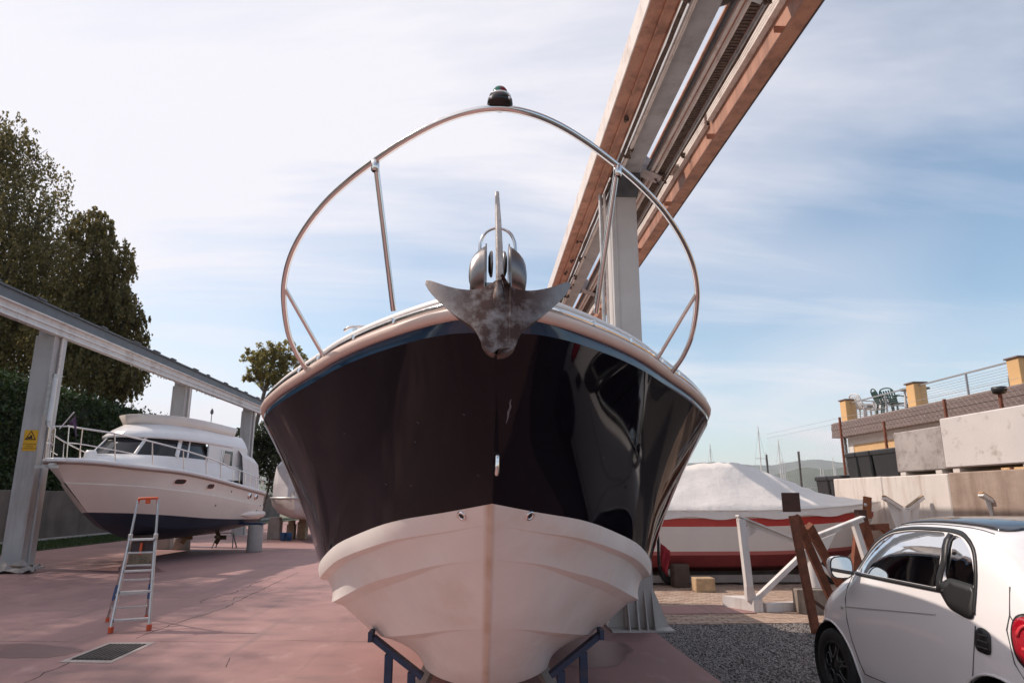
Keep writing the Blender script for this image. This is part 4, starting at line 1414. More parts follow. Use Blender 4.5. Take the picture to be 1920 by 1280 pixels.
# house sides, aft window with curtain, canvas enclosure
for sg in (-1, 1):
    MB().box((sg * 1.215 - .02, 5.15, 2.2), (sg * 1.215 + .02, 8.3, 3.22), FM).build('house_side', M_fwhite, fb)
wf = MB().box((1.236, 6.25, 2.42), (1.246, 7.0, 3.08), FM).build('aft_window', M_glass, fb)
cur = MB()
for k in range(10):
    cur.box((1.247, 6.30 + k * .05, 2.46), (1.251 + .004 * (k % 2), 6.34 + k * .05, 3.0), FM)
cur.build('curtain', mat('curtain', (0.62, 0.57, 0.52), .8), wf)
MB().bar(lp(1.25, 5.95, 2.2), lp(1.25, 6.1, 3.1), .03, .03).bar(lp(1.25, 6.1, 2.2), lp(1.25, 6.25, 3.1), .03, .03).build('grab_rail', M_stainless, fb)
M_canvas = mat('white_canvas', (0.76, 0.73, 0.72), .8, var=.06, vscale=3, bump=.35, bscale=6)
rows = []
for i in range(8):
    s = 7.45 + i * .235
    rows.append([lp(x * (1 + .012 * math.sin(i * 2.1 + x)), s, z - .035 * i) for x, z in ((1.47, 1.98), (1.43, 2.5), (1.36, 3.0), (1.2, 3.2), (0, 3.3), (-1.2, 3.2), (-1.36, 3.0), (-1.47, 1.98))])
cv = MB().grid(rows, smooth=False)
cv.add(rows[-1], [tuple(range(8))])
cv.build('canvas_enclosure', M_canvas, fb)
# hull windows, vents, stern sponson
for px, py, w, h in ((337, 902, .48, .16), (394, 911, .38, .16)):
    p, nr = on_obj(fb, fhull, px, py)
    if p is None:
        continue
    nr = -nr if nr.x < 0 else nr
    Mx = Matrix.Translation(p + nr * .004) @ nr.to_track_quat('Z', 'Y').to_matrix().to_4x4()
    t_ = (Mx.to_3x3() @ Vector((1, 0, 0)))
    o_ = []
    for k in range(20):
        a = 2 * math.pi * k / 20
        c, s = math.cos(a), math.sin(a)
        o_.append((w / 2 * math.copysign(abs(c) ** .6, c) + .04 * s, h / 2 * math.copysign(abs(s) ** .6, s)))
    fr_ = MB().prism(o_, .02, Mx).build('portlight', M_stainless, fb)
    MB().prism([(x * .86, y * .80) for x, y in o_], .006, Mx, .02).build('pane', M_glass, fr_)
for px, py in ((467, 929), (479, 931)):
    p, nr = on_obj(fb, fhull, px, py)
    if p is None:
        continue
    nr = -nr if nr.x < 0 else nr
    Mx = Matrix.Translation(p + nr * .002) @ nr.to_track_quat('Z', 'Y').to_matrix().to_4x4()
    v = MB().lathe([(0, .05), (.07, .045), (.10, .02), (.115, 0)], Mx, 16).build('engine_vent', M_stainless, fb)
    MB().lathe([(0, .056), (.065, .05)], Mx @ Matrix.Translation((.02, 0, 0)), 12).build('vent_opening', M_black_rubber, v)
for px, py in ((404, 947), (488, 947), (481, 957), (434, 921)):
    p, nr = on_obj(fb, fhull, px, py)
    if p is not None:
        nr = -nr if nr.x < 0 else nr
        MB().lathe([(0, .01), (.028, .008), (.035, 0)], Matrix.Translation(p) @ nr.to_track_quat('Z', 'Y').to_matrix().to_4x4(), 10).build('skin_fitting', M_dark_steel, fb)
sp_ = []
for i in range(10):
    t = i / 9
    s = 7.1 + 2.1 * t
    w = .02 + .17 * min(1, t * 1.6) ** .7
    sp_.append([lp(1.49 + a * w, s, 1.14 - .015 * t + b * .12 * min(1, t * 2 + .15)) for a, b in ((0, .9), (.5, 1), (1, .7), (1.1, 0), (.8, -.6), (0, -1))])
so_ = MB().grid(sp_, flip=True)
so_.add(sp_[-1], [tuple(range(6))])
so_.build('trim_sponson', M_cream_hull, fb)
# rails
f_ = pchip(fs)
def rp(s, dz, k=.97):
    h, z = f_(max(s, .0))
    return lp(float(h) * k, s, float(z) + dz)
for sg in (-1, 1):
    mr = (lambda p: p) if sg > 0 else (lambda p: FM @ (Matrix.Diagonal((-1, 1, 1, 1)) @ (FM.inverted() @ p)))
    topr = [lp(.2, -.12, 3.22), lp(.32, .3, 3.2), rp(.9, .74), rp(1.8, .70), rp(3.0, .62), rp(4.2, .58), rp(5.2, .56), rp(5.9, .5)]
    MB().tube([mr(p) for p in smooth_path(topr, 5)], .02, 8).build('guard_rail', M_stainless, fb)
    MB().tube([mr(p) for p in smooth_path([lp(.2, -.1, 2.85), lp(.32, .3, 2.85), rp(.9, .36), rp(1.6, .33)], 4)], .014, 6).build('guard_rail', M_stainless, fb)
    for i, s in enumerate((-.02, .35, .9, 2.0, 3.2, 4.3, 5.2)):
        a = lp(.24 if s < .1 else .3, s, 2.5) if s < .5 else rp(s + .12, .03)
        b = lp(.22 if s < .1 else .31, s - .05, 3.2) if s < .5 else rp(s, (.74, .74, .74, .69, .61, .575, .56)[i])
        MB().cyl(mr(a), mr(b), .015, 8).build('stanchion', M_stainless, fb)
    MB().tube([mr(p) for p in smooth_path([rp(5.9, .5), rp(6.4, .52), rp(7.5, .5), rp(8.9, .46), rp(9.15, .3)], 4)], .017, 8).build('guard_rail', M_stainless, fb)
    for s in (6.2, 6.7, 7.2, 7.7, 8.3, 8.9):
        MB().cyl(mr(rp(s, .03)), mr(rp(s, .5)), .012, 6).build('stanchion', M_stainless, fb)
MB().bar(lp(-.22, -.13, 3.21), lp(.22, -.13, 3.21), .03, .03).build('rail_seat', M_fwhite, fb)
# pennant on a short staff
st0, st1 = hit(117, 802, y=15.5), hit(139, 772, y=15.5)
fg = thing('pennant', 'small purple pennant hanging from a staff on the cruiser bow rail', 'flag', tuple(st0))
MB().tube([st0 + Vector((-.06, 0, -.02)), st1], .012, 8).build('staff', M_fwhite, fg)
c0, c1 = hit(141, 776, y=15.5), hit(128, 797, y=15.5)
rows = []
for i in range(9):
    t = i / 8
    r0, r1 = c0.lerp(hit(143, 822, y=15.48), t), c1.lerp(hit(140, 800, y=15.5), min(1, t * 1.3))
    rows.append([r0.lerp(r1, k / 6 * (1 - t * .75)) + Vector((0, .03 * math.sin(k * 1.1 + t * 3), 0)) for k in range(7)])
MB().grid(rows).build('cloth', mat('purple_cloth', (0.10, 0.045, 0.10), .8, var=.2, vscale=20), fg, solidify=.003)

# supports below the cruiser
def post(px, py, r, zt, label, grp=None):
    p = hit(px, py, z=0)
    return p
p = hit(476, 1034, z=0)
pc = thing('concrete_pillar', 'round grey concrete pillar under the stern of the cruiser', 'support', (p.x, p.y, 0))
MB().lathe([(0, 0), (.23, 0), (.235, .04), (.23, .80), (.22, .83), (0, .83)], Matrix.Translation((p.x, p.y, 0)), 26).build('drum', mat('smooth_concrete', (0.38, 0.35, 0.33), .7, var=.15, vscale=3, bump=.2), pc)
MB().bbox((p.x - .5, p.y - .16, .832), (p.x + .25, p.y + .16, .905), .01).build('bearer', M_blue, pc)
p = hit(340, 1030, z=0)
q = tag(MB().lathe([(0, 0), (.26, 0), (.26, .46), (.24, .49), (0, .49)], Matrix.Translation((p.x, p.y, 0)), 22).build('concrete_pillar', M_old_concrete), 'pale concrete pipe standing under the middle of the cruiser', 'support')
p = hit(314, 1029, z=0)
tag(MB().bbox((p.x - .3, p.y - .2, 0), (p.x + .12, p.y + .2, .47), .02).build('concrete_block', M_old_concrete), 'stained concrete block beside the pipe below the cruiser', 'support')
p = hit(266, 1056, z=0)
wb = thing('timber_prop', 'weathered timber block propping the cruiser forefoot behind the ladder', 'support', (p.x, p.y, 0))
MB().bbox((p.x - .28, p.y - .2, 0), (p.x + .22, p.y + .25, .5), .015).build('block', M_wood, wb)
MB().bbox((p.x - .24, p.y - .15, .502), (p.x + .2, p.y + .2, .72), .015).build('pad', mat('dark_wood', (0.10, 0.07, 0.055), .85, var=.3, vscale=9), wb)
# folding trestle below the stern
p = hit(423, 1027, z=0)
tr = thing('trestle', 'small folding metal trestle on the ground below the cruiser stern', 'trestle', (p.x, p.y, 0))
for dx in (-.4, .3):
    for dy in (-.2, .2):
        MB().bar((p.x + dx, p.y + dy, 0), (p.x + dx * .7, p.y, .5), .03, .03).build('leg', M_dark_steel, tr)
MB().bar((p.x - .35, p.y, .5), (p.x + .3, p.y, .5), .06, .05).build('top_bar', M_galv, tr)
for sg in (-1, 1):      # propellers
    c = lp(sg * .55, 8.3, .42)
    pr_ = MB().cyl(lp(sg * .55, 8.0, .45), lp(sg * .55, 8.4, .42), .05, 10)
    for k in range(3):
        a = k * 2.094
        pr_.bar(c, c + FM.to_3x3() @ Vector((math.cos(a) * .22, .04, math.sin(a) * .22)), .14, .015, up=(0, 1, .4))
    pr_.build('propeller', mat('bronze', (0.16, 0.12, 0.07), .5, metal=.6), fb)

# ------------------------------------------------------------------ covered boat farther back, inflatable tubes
q0 = Vector((-7.2, 28.0, 0))
cbt = thing('covered_boat', 'boat under a grey white tent cover with pale rounded hull behind the cruiser', 'boat', tuple(q0))
rows = []
for i in range(13):
    t = i / 12
    y = 27.2 + t * 7
    w = 1.35 * (1 - (max(0, .25 - t) / .25) ** 2 * .75)
    rows.append([Vector((-7.0 + x * w + random.uniform(-.02, .02), y, z)) for x, z in ((-1, 1.72), (-1.02, 2.2), (-.96, 2.9), (-.5, 3.5 + .2 * t), (0, 3.75 + .2 * t), (.5, 3.5 + .2 * t), (.96, 2.9), (1.02, 2.2), (1, 1.72))])
tc_ = MB().grid(rows, smooth=False, flip=True)
tc_.add(rows[0], [tuple(reversed(range(9)))])
tc_.build('tent_cover', mat('grey_canvas', (0.60, 0.58, 0.60), .85, var=.1, vscale=2, bump=.8, bscale=5), cbt)
MB().box((-7.45, 27.16, 2.75), (-7.0, 27.19, 3.05)).build('vent_patch', M_canvas, cbt)
rows = []
for i in range(17):
    t = i / 16
    y = 27.0 + t * 7.2
    w = 1.45 * (1 - (max(0, .35 - t) / .35) ** 2.2)
    rows.append([Vector((-7.0 + x * w, y, z + .25 * (max(0, .35 - t) / .35) ** 2)) for x, z in ((-1, 1.7), (-1.04, 1.6), (-1.0, 1.35), (-.8, 1.05), (-.4, .85), (0, .8), (.4, .85), (.8, 1.05), (1.0, 1.35), (1.04, 1.6), (1, 1.7))])
MB().grid(rows, flip=False).build('hull', mat('grey_white_hull', (0.55, 0.51, 0.50), .4, var=.08, vscale=2), cbt)
MB().tube([Vector((-7 + x, y, 1.66)) for x, y in ((-1.46, 34), (-1.47, 30), (-1.2, 28), (-.5, 27.1), (0, 26.98), (.5, 27.1), (1.2, 28), (1.47, 30), (1.46, 34))], .05, 8).build('rub_rail', M_galv, cbt)
for i, (px, w, h, m_) in enumerate(((514, .5, .75, M_old_concrete), (545, .3, .6, M_wood), (566, .35, .7, M_wood))):
    p = hit(px, 1010, z=0)
    tag(MB().bbox((p.x - w / 2, p.y - .2, 0), (p.x + w / 2, p.y + .25, h), .02).bbox((p.x - w / 2 + .04, p.y - .15, h + .002), (p.x + w / 2 - .04, p.y + .2, h + .14), .01).build('support_block', m_),
        ('stack of concrete blocks under the covered boat', 'narrow timber stack under the covered boat', 'wide timber stack under the covered boat')[i], 'support')
for i, px in enumerate((530, 541)):
    p = hit(px, 1014, z=0)
    bk = MB().lathe([(0, .02), (.10, .02), (.13, .32), (.14, .33), (.125, .33), (.095, .03), (0, .03)], Matrix.Translation((p.x, p.y, 0)), 16)
    tag(bk.build('bucket', mat('blue_plastic', (0.04, 0.13, 0.30), .4)), 'blue plastic bucket on the ground under the covered boat', 'bucket', 'blue buckets under the covered boat')

# ------------------------------------------------------------------ step ladder
la_ = thing('step_ladder', 'aluminium folding step ladder with orange hand bar and feet', 'ladder', tuple(hit(243, 1181, z=0)))
f0, f1 = hit(207, 1186, z=0), hit(279, 1181, z=0)
yt = f0.y + .42
t0, t1 = hit(259, 936, y=yt), hit(297, 935, y=yt)
M_or = mat('orange_plastic', (0.62, 0.09, 0.025), .45, var=.1)
M_bl = mat('blue_brace', (0.05, 0.12, 0.28), .45)
front = lambda a, b, t: a.lerp(b, t)
z45 = .70
for a, b in ((f0, t0), (f1, t1)):
    MB().bar(a + Vector((0, 0, .05)), a.lerp(b, z45), .024, .05, up=(0, 1, 0)).build('rail', M_alu, la_, bevel=.004)
    MB().cyl(a.lerp(b, z45 - .03), b, .016, 10).build('hand_rail', M_alu, la_)
    MB().bbox(a - Vector((.022, .035, 0)), a + Vector((.022, .035, .075)), .006).build('foot', M_or, la_)
    MB().bbox(a.lerp(b, z45) - Vector((.02, .03, .04)), a.lerp(b, z45) + Vector((.02, .03, .04)), .006).build('hinge', M_galv, la_)
MB().tube(smooth_path([t0 - Vector((0, 0, .06)), t0 + Vector((.01, 0, .0)), t0 + Vector((.04, 0, .012)), t1 + Vector((-.04, 0, .012)), t1 - Vector((.01, 0, 0)), t1 - Vector((0, 0, .06))], 4), .019, 10).build('hand_bar', M_or, la_)
mh = t0.lerp(t1, .5)
MB().bbox(mh - Vector((.03, .015, .06)), mh + Vector((.03, .015, .0)), .005).build('hook', M_or, la_)
for i in range(5):
    t = (.085, .285, .44, .58, .68)[i]
    a, b = f0.lerp(t0, t), f1.lerp(t1, t)
    MB().bar(a + Vector((.01, .01, 0)), b + Vector((-.01, .01, 0)), .085 if i < 4 else .2, .024).build('step', M_alu, la_, bevel=.003)
a, b = f0.lerp(t0, .60), f1.lerp(t1, .60)
MB().bar(a.lerp(b, .08) + Vector((0, .03, .04)), a.lerp(b, .92) + Vector((0, .03, .04)), .012, .13).build('platform', mat('ladder_tread', (0.07, 0.05, 0.05), .7), la_)
MB().bar(a.lerp(b, .5) + Vector((0, -.02, -.06)), a.lerp(b, .52) + Vector((0, -.02, .09)), .028, .02).build('latch', M_or, la_)
r0, r1 = hit(201, 1165, z=0), hit(274, 1160, z=0)
tt0, tt1 = f0.lerp(t0, z45 - .03), f1.lerp(t1, z45 - .03)
for a, b in ((r0, tt0), (r1, tt1)):
    MB().bar(a + Vector((0, 0, .05)), a.lerp(b, .28), .02, .035, up=(0, 1, 0)).build('rear_leg', M_alu, la_)
    MB().bar(a.lerp(b, .28), a.lerp(b, .47), .024, .04, up=(0, 1, 0)).build('brace', M_bl, la_)
    MB().bar(a.lerp(b, .47), b, .02, .035, up=(0, 1, 0)).build('rear_leg', M_alu, la_)
    MB().bbox(a - Vector((.02, .02, 0)), a + Vector((.02, .02, .06)), .005).build('foot', M_or, la_)
for t in (.17, .34, .52, .7):
    MB().bar(r0.lerp(tt0, t), r1.lerp(tt1, t), .03, .02).build('rear_rung', M_alu, la_)

# ------------------------------------------------------------------ drain grate let into the apron, cracks, stains
def gpoly(pts, z, nm, m, par=None):
    v = [hit(a, b, z=0) for a, b in pts]
    return MB().add([(p.x, p.y, z) for p in v], [tuple(range(len(v)))]).build(nm, m, par)
gq = [hit(130, 1237, z=0), hit(208, 1238, z=0), hit(276, 1207, z=0), hit(206, 1207, z=0)]
gc = sum(gq, Vector()) / 4
dg_ = thing('drain_grate', 'rectangular drain cover of dark metal in a pale concrete surround', 'drain cover', (gc.x, gc.y, 0))
out_ = [gc + (p - gc) * 1.25 for p in gq]
M_pale = mat('pale_mortar', (0.40, 0.34, 0.32), .85, var=.25, vscale=6, bump=.4, bscale=50)
fr = MB()
for i in range(4):
    j = (i + 1) % 4
    fr.add([(*out_[i].xy, .004), (*out_[j].xy, .004), (*gq[j].xy, .004), (*gq[i].xy, .004)], [(0, 1, 2, 3)])
fr.build('surround', M_pale, dg_)
MB().add([(p.x, p.y, .005) for p in [gc + (p - gc) * .99 for p in gq]], [(0, 1, 2, 3)]).build('cover_plate', mat('cast_iron', (0.045, 0.035, 0.032), .6, var=.4, vscale=12, bump=.8, bscale=30), dg_)
for i in range(9):
    t = (i + .5) / 9
    a, b = gq[0].lerp(gq[1], t), gq[3].lerp(gq[2], t)
    MB().bar(a.lerp(b, .04) + Vector((0, 0, .009)), a.lerp(b, .96) + Vector((0, 0, .009)), .03, .008).build('rib', MATS['cast_iron'], dg_)
M_crack = mat('crack_dirt', (0.045, 0.03, 0.028), .95)
def crack(pts, w, jit=.012, nm='crack'):
    P = [hit(a, b, z=0) for a, b in pts]
    Q = []
    for a, b in zip(P, P[1:]):
        n_ = max(2, int((b - a).length / .12))
        for k in range(n_):
            Q.append(a.lerp(b, k / n_) + Vector((random.gauss(0, jit), random.gauss(0, jit), 0)))
    Q.append(P[-1])
    L_, R_ = [], []
    for i, p in enumerate(Q):
        t_ = (Q[min(i + 1, len(Q) - 1)] - Q[max(i - 1, 0)]).normalized()
        s_ = Vector((-t_.y, t_.x, 0)) * w * random.uniform(.4, 1.1)
        L_.append((p.x - s_.x, p.y - s_.y, .0025))
        R_.append((p.x + s_.x, p.y + s_.y, .0025))
    MB().grid([L_, R_], smooth=False).build(nm, M_crack, apron, world=False)
crack([(20, 1290), (90, 1260), (134, 1240)], .006)
crack([(252, 1196), (330, 1168), (416, 1141), (500, 1100), (560, 1072)], .007)
crack([(376, 1126), (400, 1120), (440, 1110), (478, 1092), (520, 1080)], .008, .03)
crack([(376, 1126), (382, 1131), (420, 1128), (470, 1112), (520, 1104)], .006, .03)
crack([(285, 1118), (330, 1119), (376, 1120)], .005)
crack([(0, 1202), (60, 1201), (160, 1203)], .005)
crack([(300, 1202), (420, 1203), (560, 1200), (700, 1203)], .004)
crack([(120, 1080), (260, 1066), (420, 1050)], .006)
crack([(423, 1250), (427, 1240), (431, 1232)], .004, .004)
M_wet = mat('damp_concrete', (0.20, 0.105, 0.10), .45, var=.12, vscale=3, bump=.2, bscale=60)
def stain_(cx, cy, rx, ry, nm='damp_stain', seed=1):
    rnd = random.Random(seed)
    c, ex, ey = hit(cx, cy, z=0), hit(cx + rx, cy, z=0), hit(cx, cy - ry, z=0)
    a, b = (ex - c), (ey - c)
    ph = [rnd.uniform(0, 6.28) for _ in range(4)]
    pts = []
    for k in range(60):
        t = 2 * math.pi * k / 60
        r = 1 + .07 * math.sin(3 * t + ph[0]) + .05 * math.sin(5 * t + ph[1]) + .03 * math.sin(11 * t + ph[2])
        p = c + a * math.cos(t) * r + b * math.sin(t) * r
        pts.append((p.x, p.y, .0022))
    structure(MB().add(pts, [tuple(range(60))]).build(nm, M_wet))
stain_(1105, 1222, 80, 24, seed=2)
stain_(50, 1219, 95, 13, seed=4)
stain_(240, 1068, 70, 6, seed=5)
# crumpled tarpaulin and timber at the foot of the first column
p = hit(22, 1074, z=0)
hp_ = thing('tarpaulin_heap', 'crumpled dirty tarpaulin over timber at the foot of the runway column', 'tarpaulin', (p.x, p.y, 0))
MB().bbox((p.x - .9, p.y - .1, 0), (p.x + .3, p.y + .28, .16), .02).build('timber', mat('dark_wood', (0.10, 0.07, 0.055), .85), hp_)
rows = []
for i in range(12):
    rows.append([Vector((p.x - 1.0 + 1.5 * i / 11, p.y - .22 + .5 * k / 7, max(.02, .17 + .07 * math.sin(i * 1.9 + k) + .05 * math.sin(k * 2.7 + i * .6) - .10 * (1 - k / 3 if k < 3 else 0) - (.06 if i > 9 else 0)))) for k in range(8)])
MB().grid(rows, smooth=False).build('sheet', mat('dirty_tarp', (0.34, 0.30, 0.28), .75, var=.35, vscale=5, bump=.5, bscale=14), hp_, solidify=.006)
# ------------------------------------------------------------------ covered red and white boat across the yard
tb0 = hit(1310, 1104, z=0)
TY = tb0.y + .3
tb = thing('covered_boat', 'white boat with red stripe and red bottom under a white tarpaulin', 'boat', (4.5, TY, 0))
TBX = hit(1642, 965, y=TY + .95).x          # bow tip
LT = 6.6
def tbp(d, w, z):
    return Vector((TBX - d, TY + .95 + w, z))
tz = lambda py: hit(1400, py, y=TY + .05).z
Z_top, Z_stripe, Z_bot, Z_keel = tz(968) + .02, tz(985), tz(1040), tz(1078)
Z_gun = tz(958)
Wd = .98
wf_ = pchip([(0, 0.0), (.25, .22), (.8, .52), (1.6, .80), (2.6, .96), (4, 1.0), (LT, .95)])
def tcurve(k, zf, d0=0.0, sc=1.0):
    out = []
    for i in range(36):
        d = d0 + (LT - d0) * (i / 35) ** 1.5
        w = float(wf_(max(0, (d - d0) * (1 + d0 * .25)))[0]) * sc * Wd
        out.append((d, w, zf(d)))
    return out
rise = lambda d: .16 * max(0, 1 - d / 3.2) ** 2
sets = [tcurve(0, lambda d: Z_gun + rise(d)), tcurve(1, lambda d: Z_top - .05 + rise(d), .03, .99), tcurve(2, lambda d: Z_stripe - .015 + rise(d), .06, .985), tcurve(3, lambda d: Z_bot + .07 + .5 * rise(d), .42, .93), tcurve(4, lambda d: Z_bot + .5 * rise(d), .5, .92), tcurve(5, lambda d: Z_bot - .22 + rise(d) * .5, .8, .8), tcurve(6, lambda d: Z_keel + .9 * rise(d), 1.0, 0.02)]
M_tred = mat('red_gelcoat', (0.50, 0.045, 0.035), .35, var=.08)
M_tred2 = mat('dark_red_antifouling', (0.20, 0.028, 0.03), .6, var=.2, vscale=3)
M_twhite = mat('chalky_white_hull', (0.70, 0.66, 0.63), .4, var=.05, vscale=2)
def tpatch(a, b, nm, m):
    mb = MB()
    for sg in (1, -1):
        mb.grid([[tbp(q[0] * (1 - v) + r[0] * v, sg * (q[1] * (1 - v) + r[1] * v), q[2] * (1 - v) + r[2] * v) for v in (0, .25, .5, .75, 1)] for q, r in zip(a, b)], flip=sg > 0)
    return mb.build(nm, m, tb)
tpatch(sets[0], sets[1], 'topsides', M_twhite)
tpatch(sets[1], sets[2], 'red_stripe', M_tred)
tpatch(sets[2], sets[3], 'hull_side', M_twhite)
tpatch(sets[3], sets[4], 'waterline_stripe', mat('pale_red_stripe', (0.42, 0.12, 0.11), .5))
tpatch(sets[4], sets[5], 'chine', M_tred2)
tpatch(sets[5], sets[6], 'hull_bottom', M_tred2)
# tarpaulin: ridge falling towards the bow, skirt hanging over the gunwale
ridge_ = pchip([(-.15, Z_gun + .16), (1.0, hit(1560, 928, y=TY + 1).z), (2.0, hit(1480, 896, y=TY + 1).z), (3.05, hit(1395, 868, y=TY + 1).z), (3.6, hit(1345, 869, y=TY + 1).z), (4.4, hit(1290, 880, y=TY + 1).z), (LT, hit(1240, 890, y=TY + 1).z)])
rows = []
for i in range(46):
    d = -.1 + (LT + .1) * i / 45
    w = float(wf_(max(0.02, d + .12))[0]) * Wd + .05
    zr = float(ridge_(d)[0])
    ze = Z_gun + rise(max(d, 0)) + .03
    fold = .014 * abs(math.sin(i * 1.7)) + .012 * math.sin(i * 3.9)
    r = []
    for k in range(21):
        u = -1 + k / 10
        a = abs(u)
        if a > .82:
            v = (a - .82) / .18
            z = ze - v * (.16 + .03 * math.sin(i * .8))
            ww = w * (1 + .02 * math.sin(i * 2.3 + k))
        else:
            v = a / .82
            sag = .05 * math.sin(v * math.pi) * (1 + .6 * math.sin(i * .9 + k * .4))
            z = zr * (1 - v) + ze * v - sag * .8 + fold * (1 - v) + .02 * math.sin(i * .7 + k * 1.3) * math.sin(v * math.pi)
            ww = w * v
        r.append(tbp(d, math.copysign(ww, u), z))
    rows.append(r)
tp = MB().grid(rows, smooth=True)
tp.add(rows[0], [tuple(range(21))])
tp.build('tarpaulin', mat('white_tarp', (0.78, 0.735, 0.70), .75, var=.05, vscale=2, bump=2.2, bscale=4.5), tb)
MB().tube([tbp(d, -(float(wf_(max(.02, d + .12))[0]) * Wd + .062), Z_gun + rise(max(d, 0)) + .02) for d in [k * .22 for k in range(30)]], .012, 6).build('tie_rope', M_twhite, tb)
# trailer / bearers under it
tl = thing('boat_trailer', 'low steel trailer with wheels carrying the tarpaulin covered boat', 'trailer', (4.5, TY + .9, 0))
for w in (-.55, .55):
    MB().box((TBX - 6.2, TY + .95 + w - .06, Z_keel - .16), (TBX - 1.0, TY + .95 + w + .06, Z_keel - .02)).build('beam', mat('trailer_grey', (0.33, 0.29, 0.27), .6, var=.2), tl)
for d in (1.6, 3.2, 5.0):
    MB().box((TBX - d - .05, TY + .38, Z_keel - .24), (TBX - d + .05, TY + 1.55, Z_keel - .162)).build('cross_member', M_dark_steel, tl)
for d in (1.35, 4.6):
    for w in (-.62, .62):
        c = Vector((TBX - d, TY + .95 + w, .24))
        wh = MB().lathe([(.1, -.06), (.19, -.07), (.235, -.05), (.24, 0), (.235, .05), (.19, .07), (.1, .06)], Matrix.Translation(c) @ Matrix.Rotation(R(90), 4, 'X'), 24).build('wheel', M_black_rubber, tl)
        MB().lathe([(0, -.065), (.09, -.06), (.115, -.05), (.115, .05), (.09, .06), (0, .065)], Matrix.Translation(c) @ Matrix.Rotation(R(90), 4, 'X'), 18).build('rim', M_galv, wh)
p = hit(1318, 1108, z=0)
tag(MB().bbox((p.x - .16, p.y - .12, 0), (p.x + .2, p.y + .16, .24), .012).build('timber_block', mat('fresh_timber', (0.52, 0.37, 0.22), .75, var=.25, vscale=9)), 'pale timber block on the paving under the covered red boat', 'timber block')
p = hit(1288, 1104, z=0)
tag(MB().bbox((p.x - .17, p.y + .2, 0), (p.x + .13, p.y + .5, .42), .012).build('timber_block', MATS['dark_wood']), 'dark timber block standing under the covered red boat', 'timber block')

# ------------------------------------------------------------------ white steel cradle with V arms
CY = hit(1400, 1146, z=0).y
M_cr = mat('white_cradle_paint', (0.72, 0.69, 0.67), .5, var=.08, vscale=3, stain=(0.33, 0.2, 0.13), stain_amt=.5, stain_scale=4, streak=True)
cr = thing('boat_cradle', 'white steel boat cradle with V arms on a round centre post', 'boat cradle', (hit(1500, 1100, y=CY).x, CY, 0))
H = lambda px, py, dy=0.0: hit(px, py, y=CY + dy)
a0, am, a1 = H(1382, 966), H(1500, 1014), H(1618, 968)
for a, b in ((a0, am), (am, a1)):
    MB().bar(a, b, .14, .022).build('arm_plate', M_cr, cr)
    MB().bar(a - Vector((0, 0, .045)), b - Vector((0, 0, .045)), .02, .065).build('arm_web', M_cr, cr)
MB().bar(H(1389, 972), H(1404, 1100), .105, .12, up=(0, 1, 0)).build('leg', M_cr, cr, bevel=.005)
MB().add([H(1400, 975), H(1432, 985), H(1402, 1008)] + [H(1400, 975, .02), H(1432, 985, .02), H(1402, 1008, .02)], [(0, 1, 2), (5, 4, 3), (0, 3, 4, 1), (1, 4, 5, 2), (2, 5, 3, 0)]).build('gusset', M_cr, cr)
pb = H(1524, 1106, .9)
pc0 = Vector((H(1524, 1050, .35).x, CY + .35, 0))
MB().cyl((pc0.x, pc0.y, 0.012), (pc0.x, pc0.y, am.z - .05), .105, 22).build('centre_post', M_cr, cr)
for sg in (-1, 1):
    MB().add([(pc0.x + sg * .1, pc0.y, am.z - .40), (pc0.x + sg * .42, pc0.y, am.z + .10), (pc0.x, pc0.y, am.z - .05), (pc0.x + sg * .1, pc0.y + .015, am.z - .40), (pc0.x + sg * .42, pc0.y + .015, am.z + .10), (pc0.x, pc0.y + .015, am.z - .05)],
             [(0, 1, 2), (5, 4, 3), (0, 3, 4, 1), (1, 4, 5, 2), (2, 5, 3, 0)]).build('gusset', M_cr, cr)
lg0 = hit(1412, 1147, z=0)
MB().add([(lg0.x - .28, lg0.y + .5, 0), (lg0.x + .02, lg0.y, 0), (lg0.x + .16, lg0.y, 0), (lg0.x + .16, lg0.y + .5, 0), (lg0.x - .28, lg0.y + .5, .17), (lg0.x + .02, lg0.y, .17), (lg0.x + .16, lg0.y, .17), (lg0.x + .16, lg0.y + .5, .17)],
         [(3, 2, 1, 0), (4, 5, 6, 7), (0, 1, 5, 4), (1, 2, 6, 5), (2, 3, 7, 6), (3, 0, 4, 7)]).build('foot', M_cr, cr)
MB().bar((lg0.x + .02, lg0.y + .1, .17), H(1403, 1095), .15, .1, up=(0, 1, 0), w1=.105, h1=.1).build('leg', M_cr, cr)
MB().bar(Vector((lg0.x + .1, lg0.y + .12, .16)), H(1512, 1032, .1), .07, .10, up=(0, 1, 0)).build('tie', M_cr, cr)
MB().bar(H(1530, 1055, .3), H(1598, 1108, .2), .06, .08, up=(0, 1, 0)).build('tie', M_cr, cr)
MB().bar((lg0.x + .2, lg0.y + .05, .06), (lg0.x + 1.25, lg0.y + .25, .06), .12, .12).build('base_beam', M_cr, cr)
MB().bar(H(1600, 975, .1), H(1640, 1100, .1), .08, .1, up=(0, 1, 0)).build('leg', M_cr, cr)

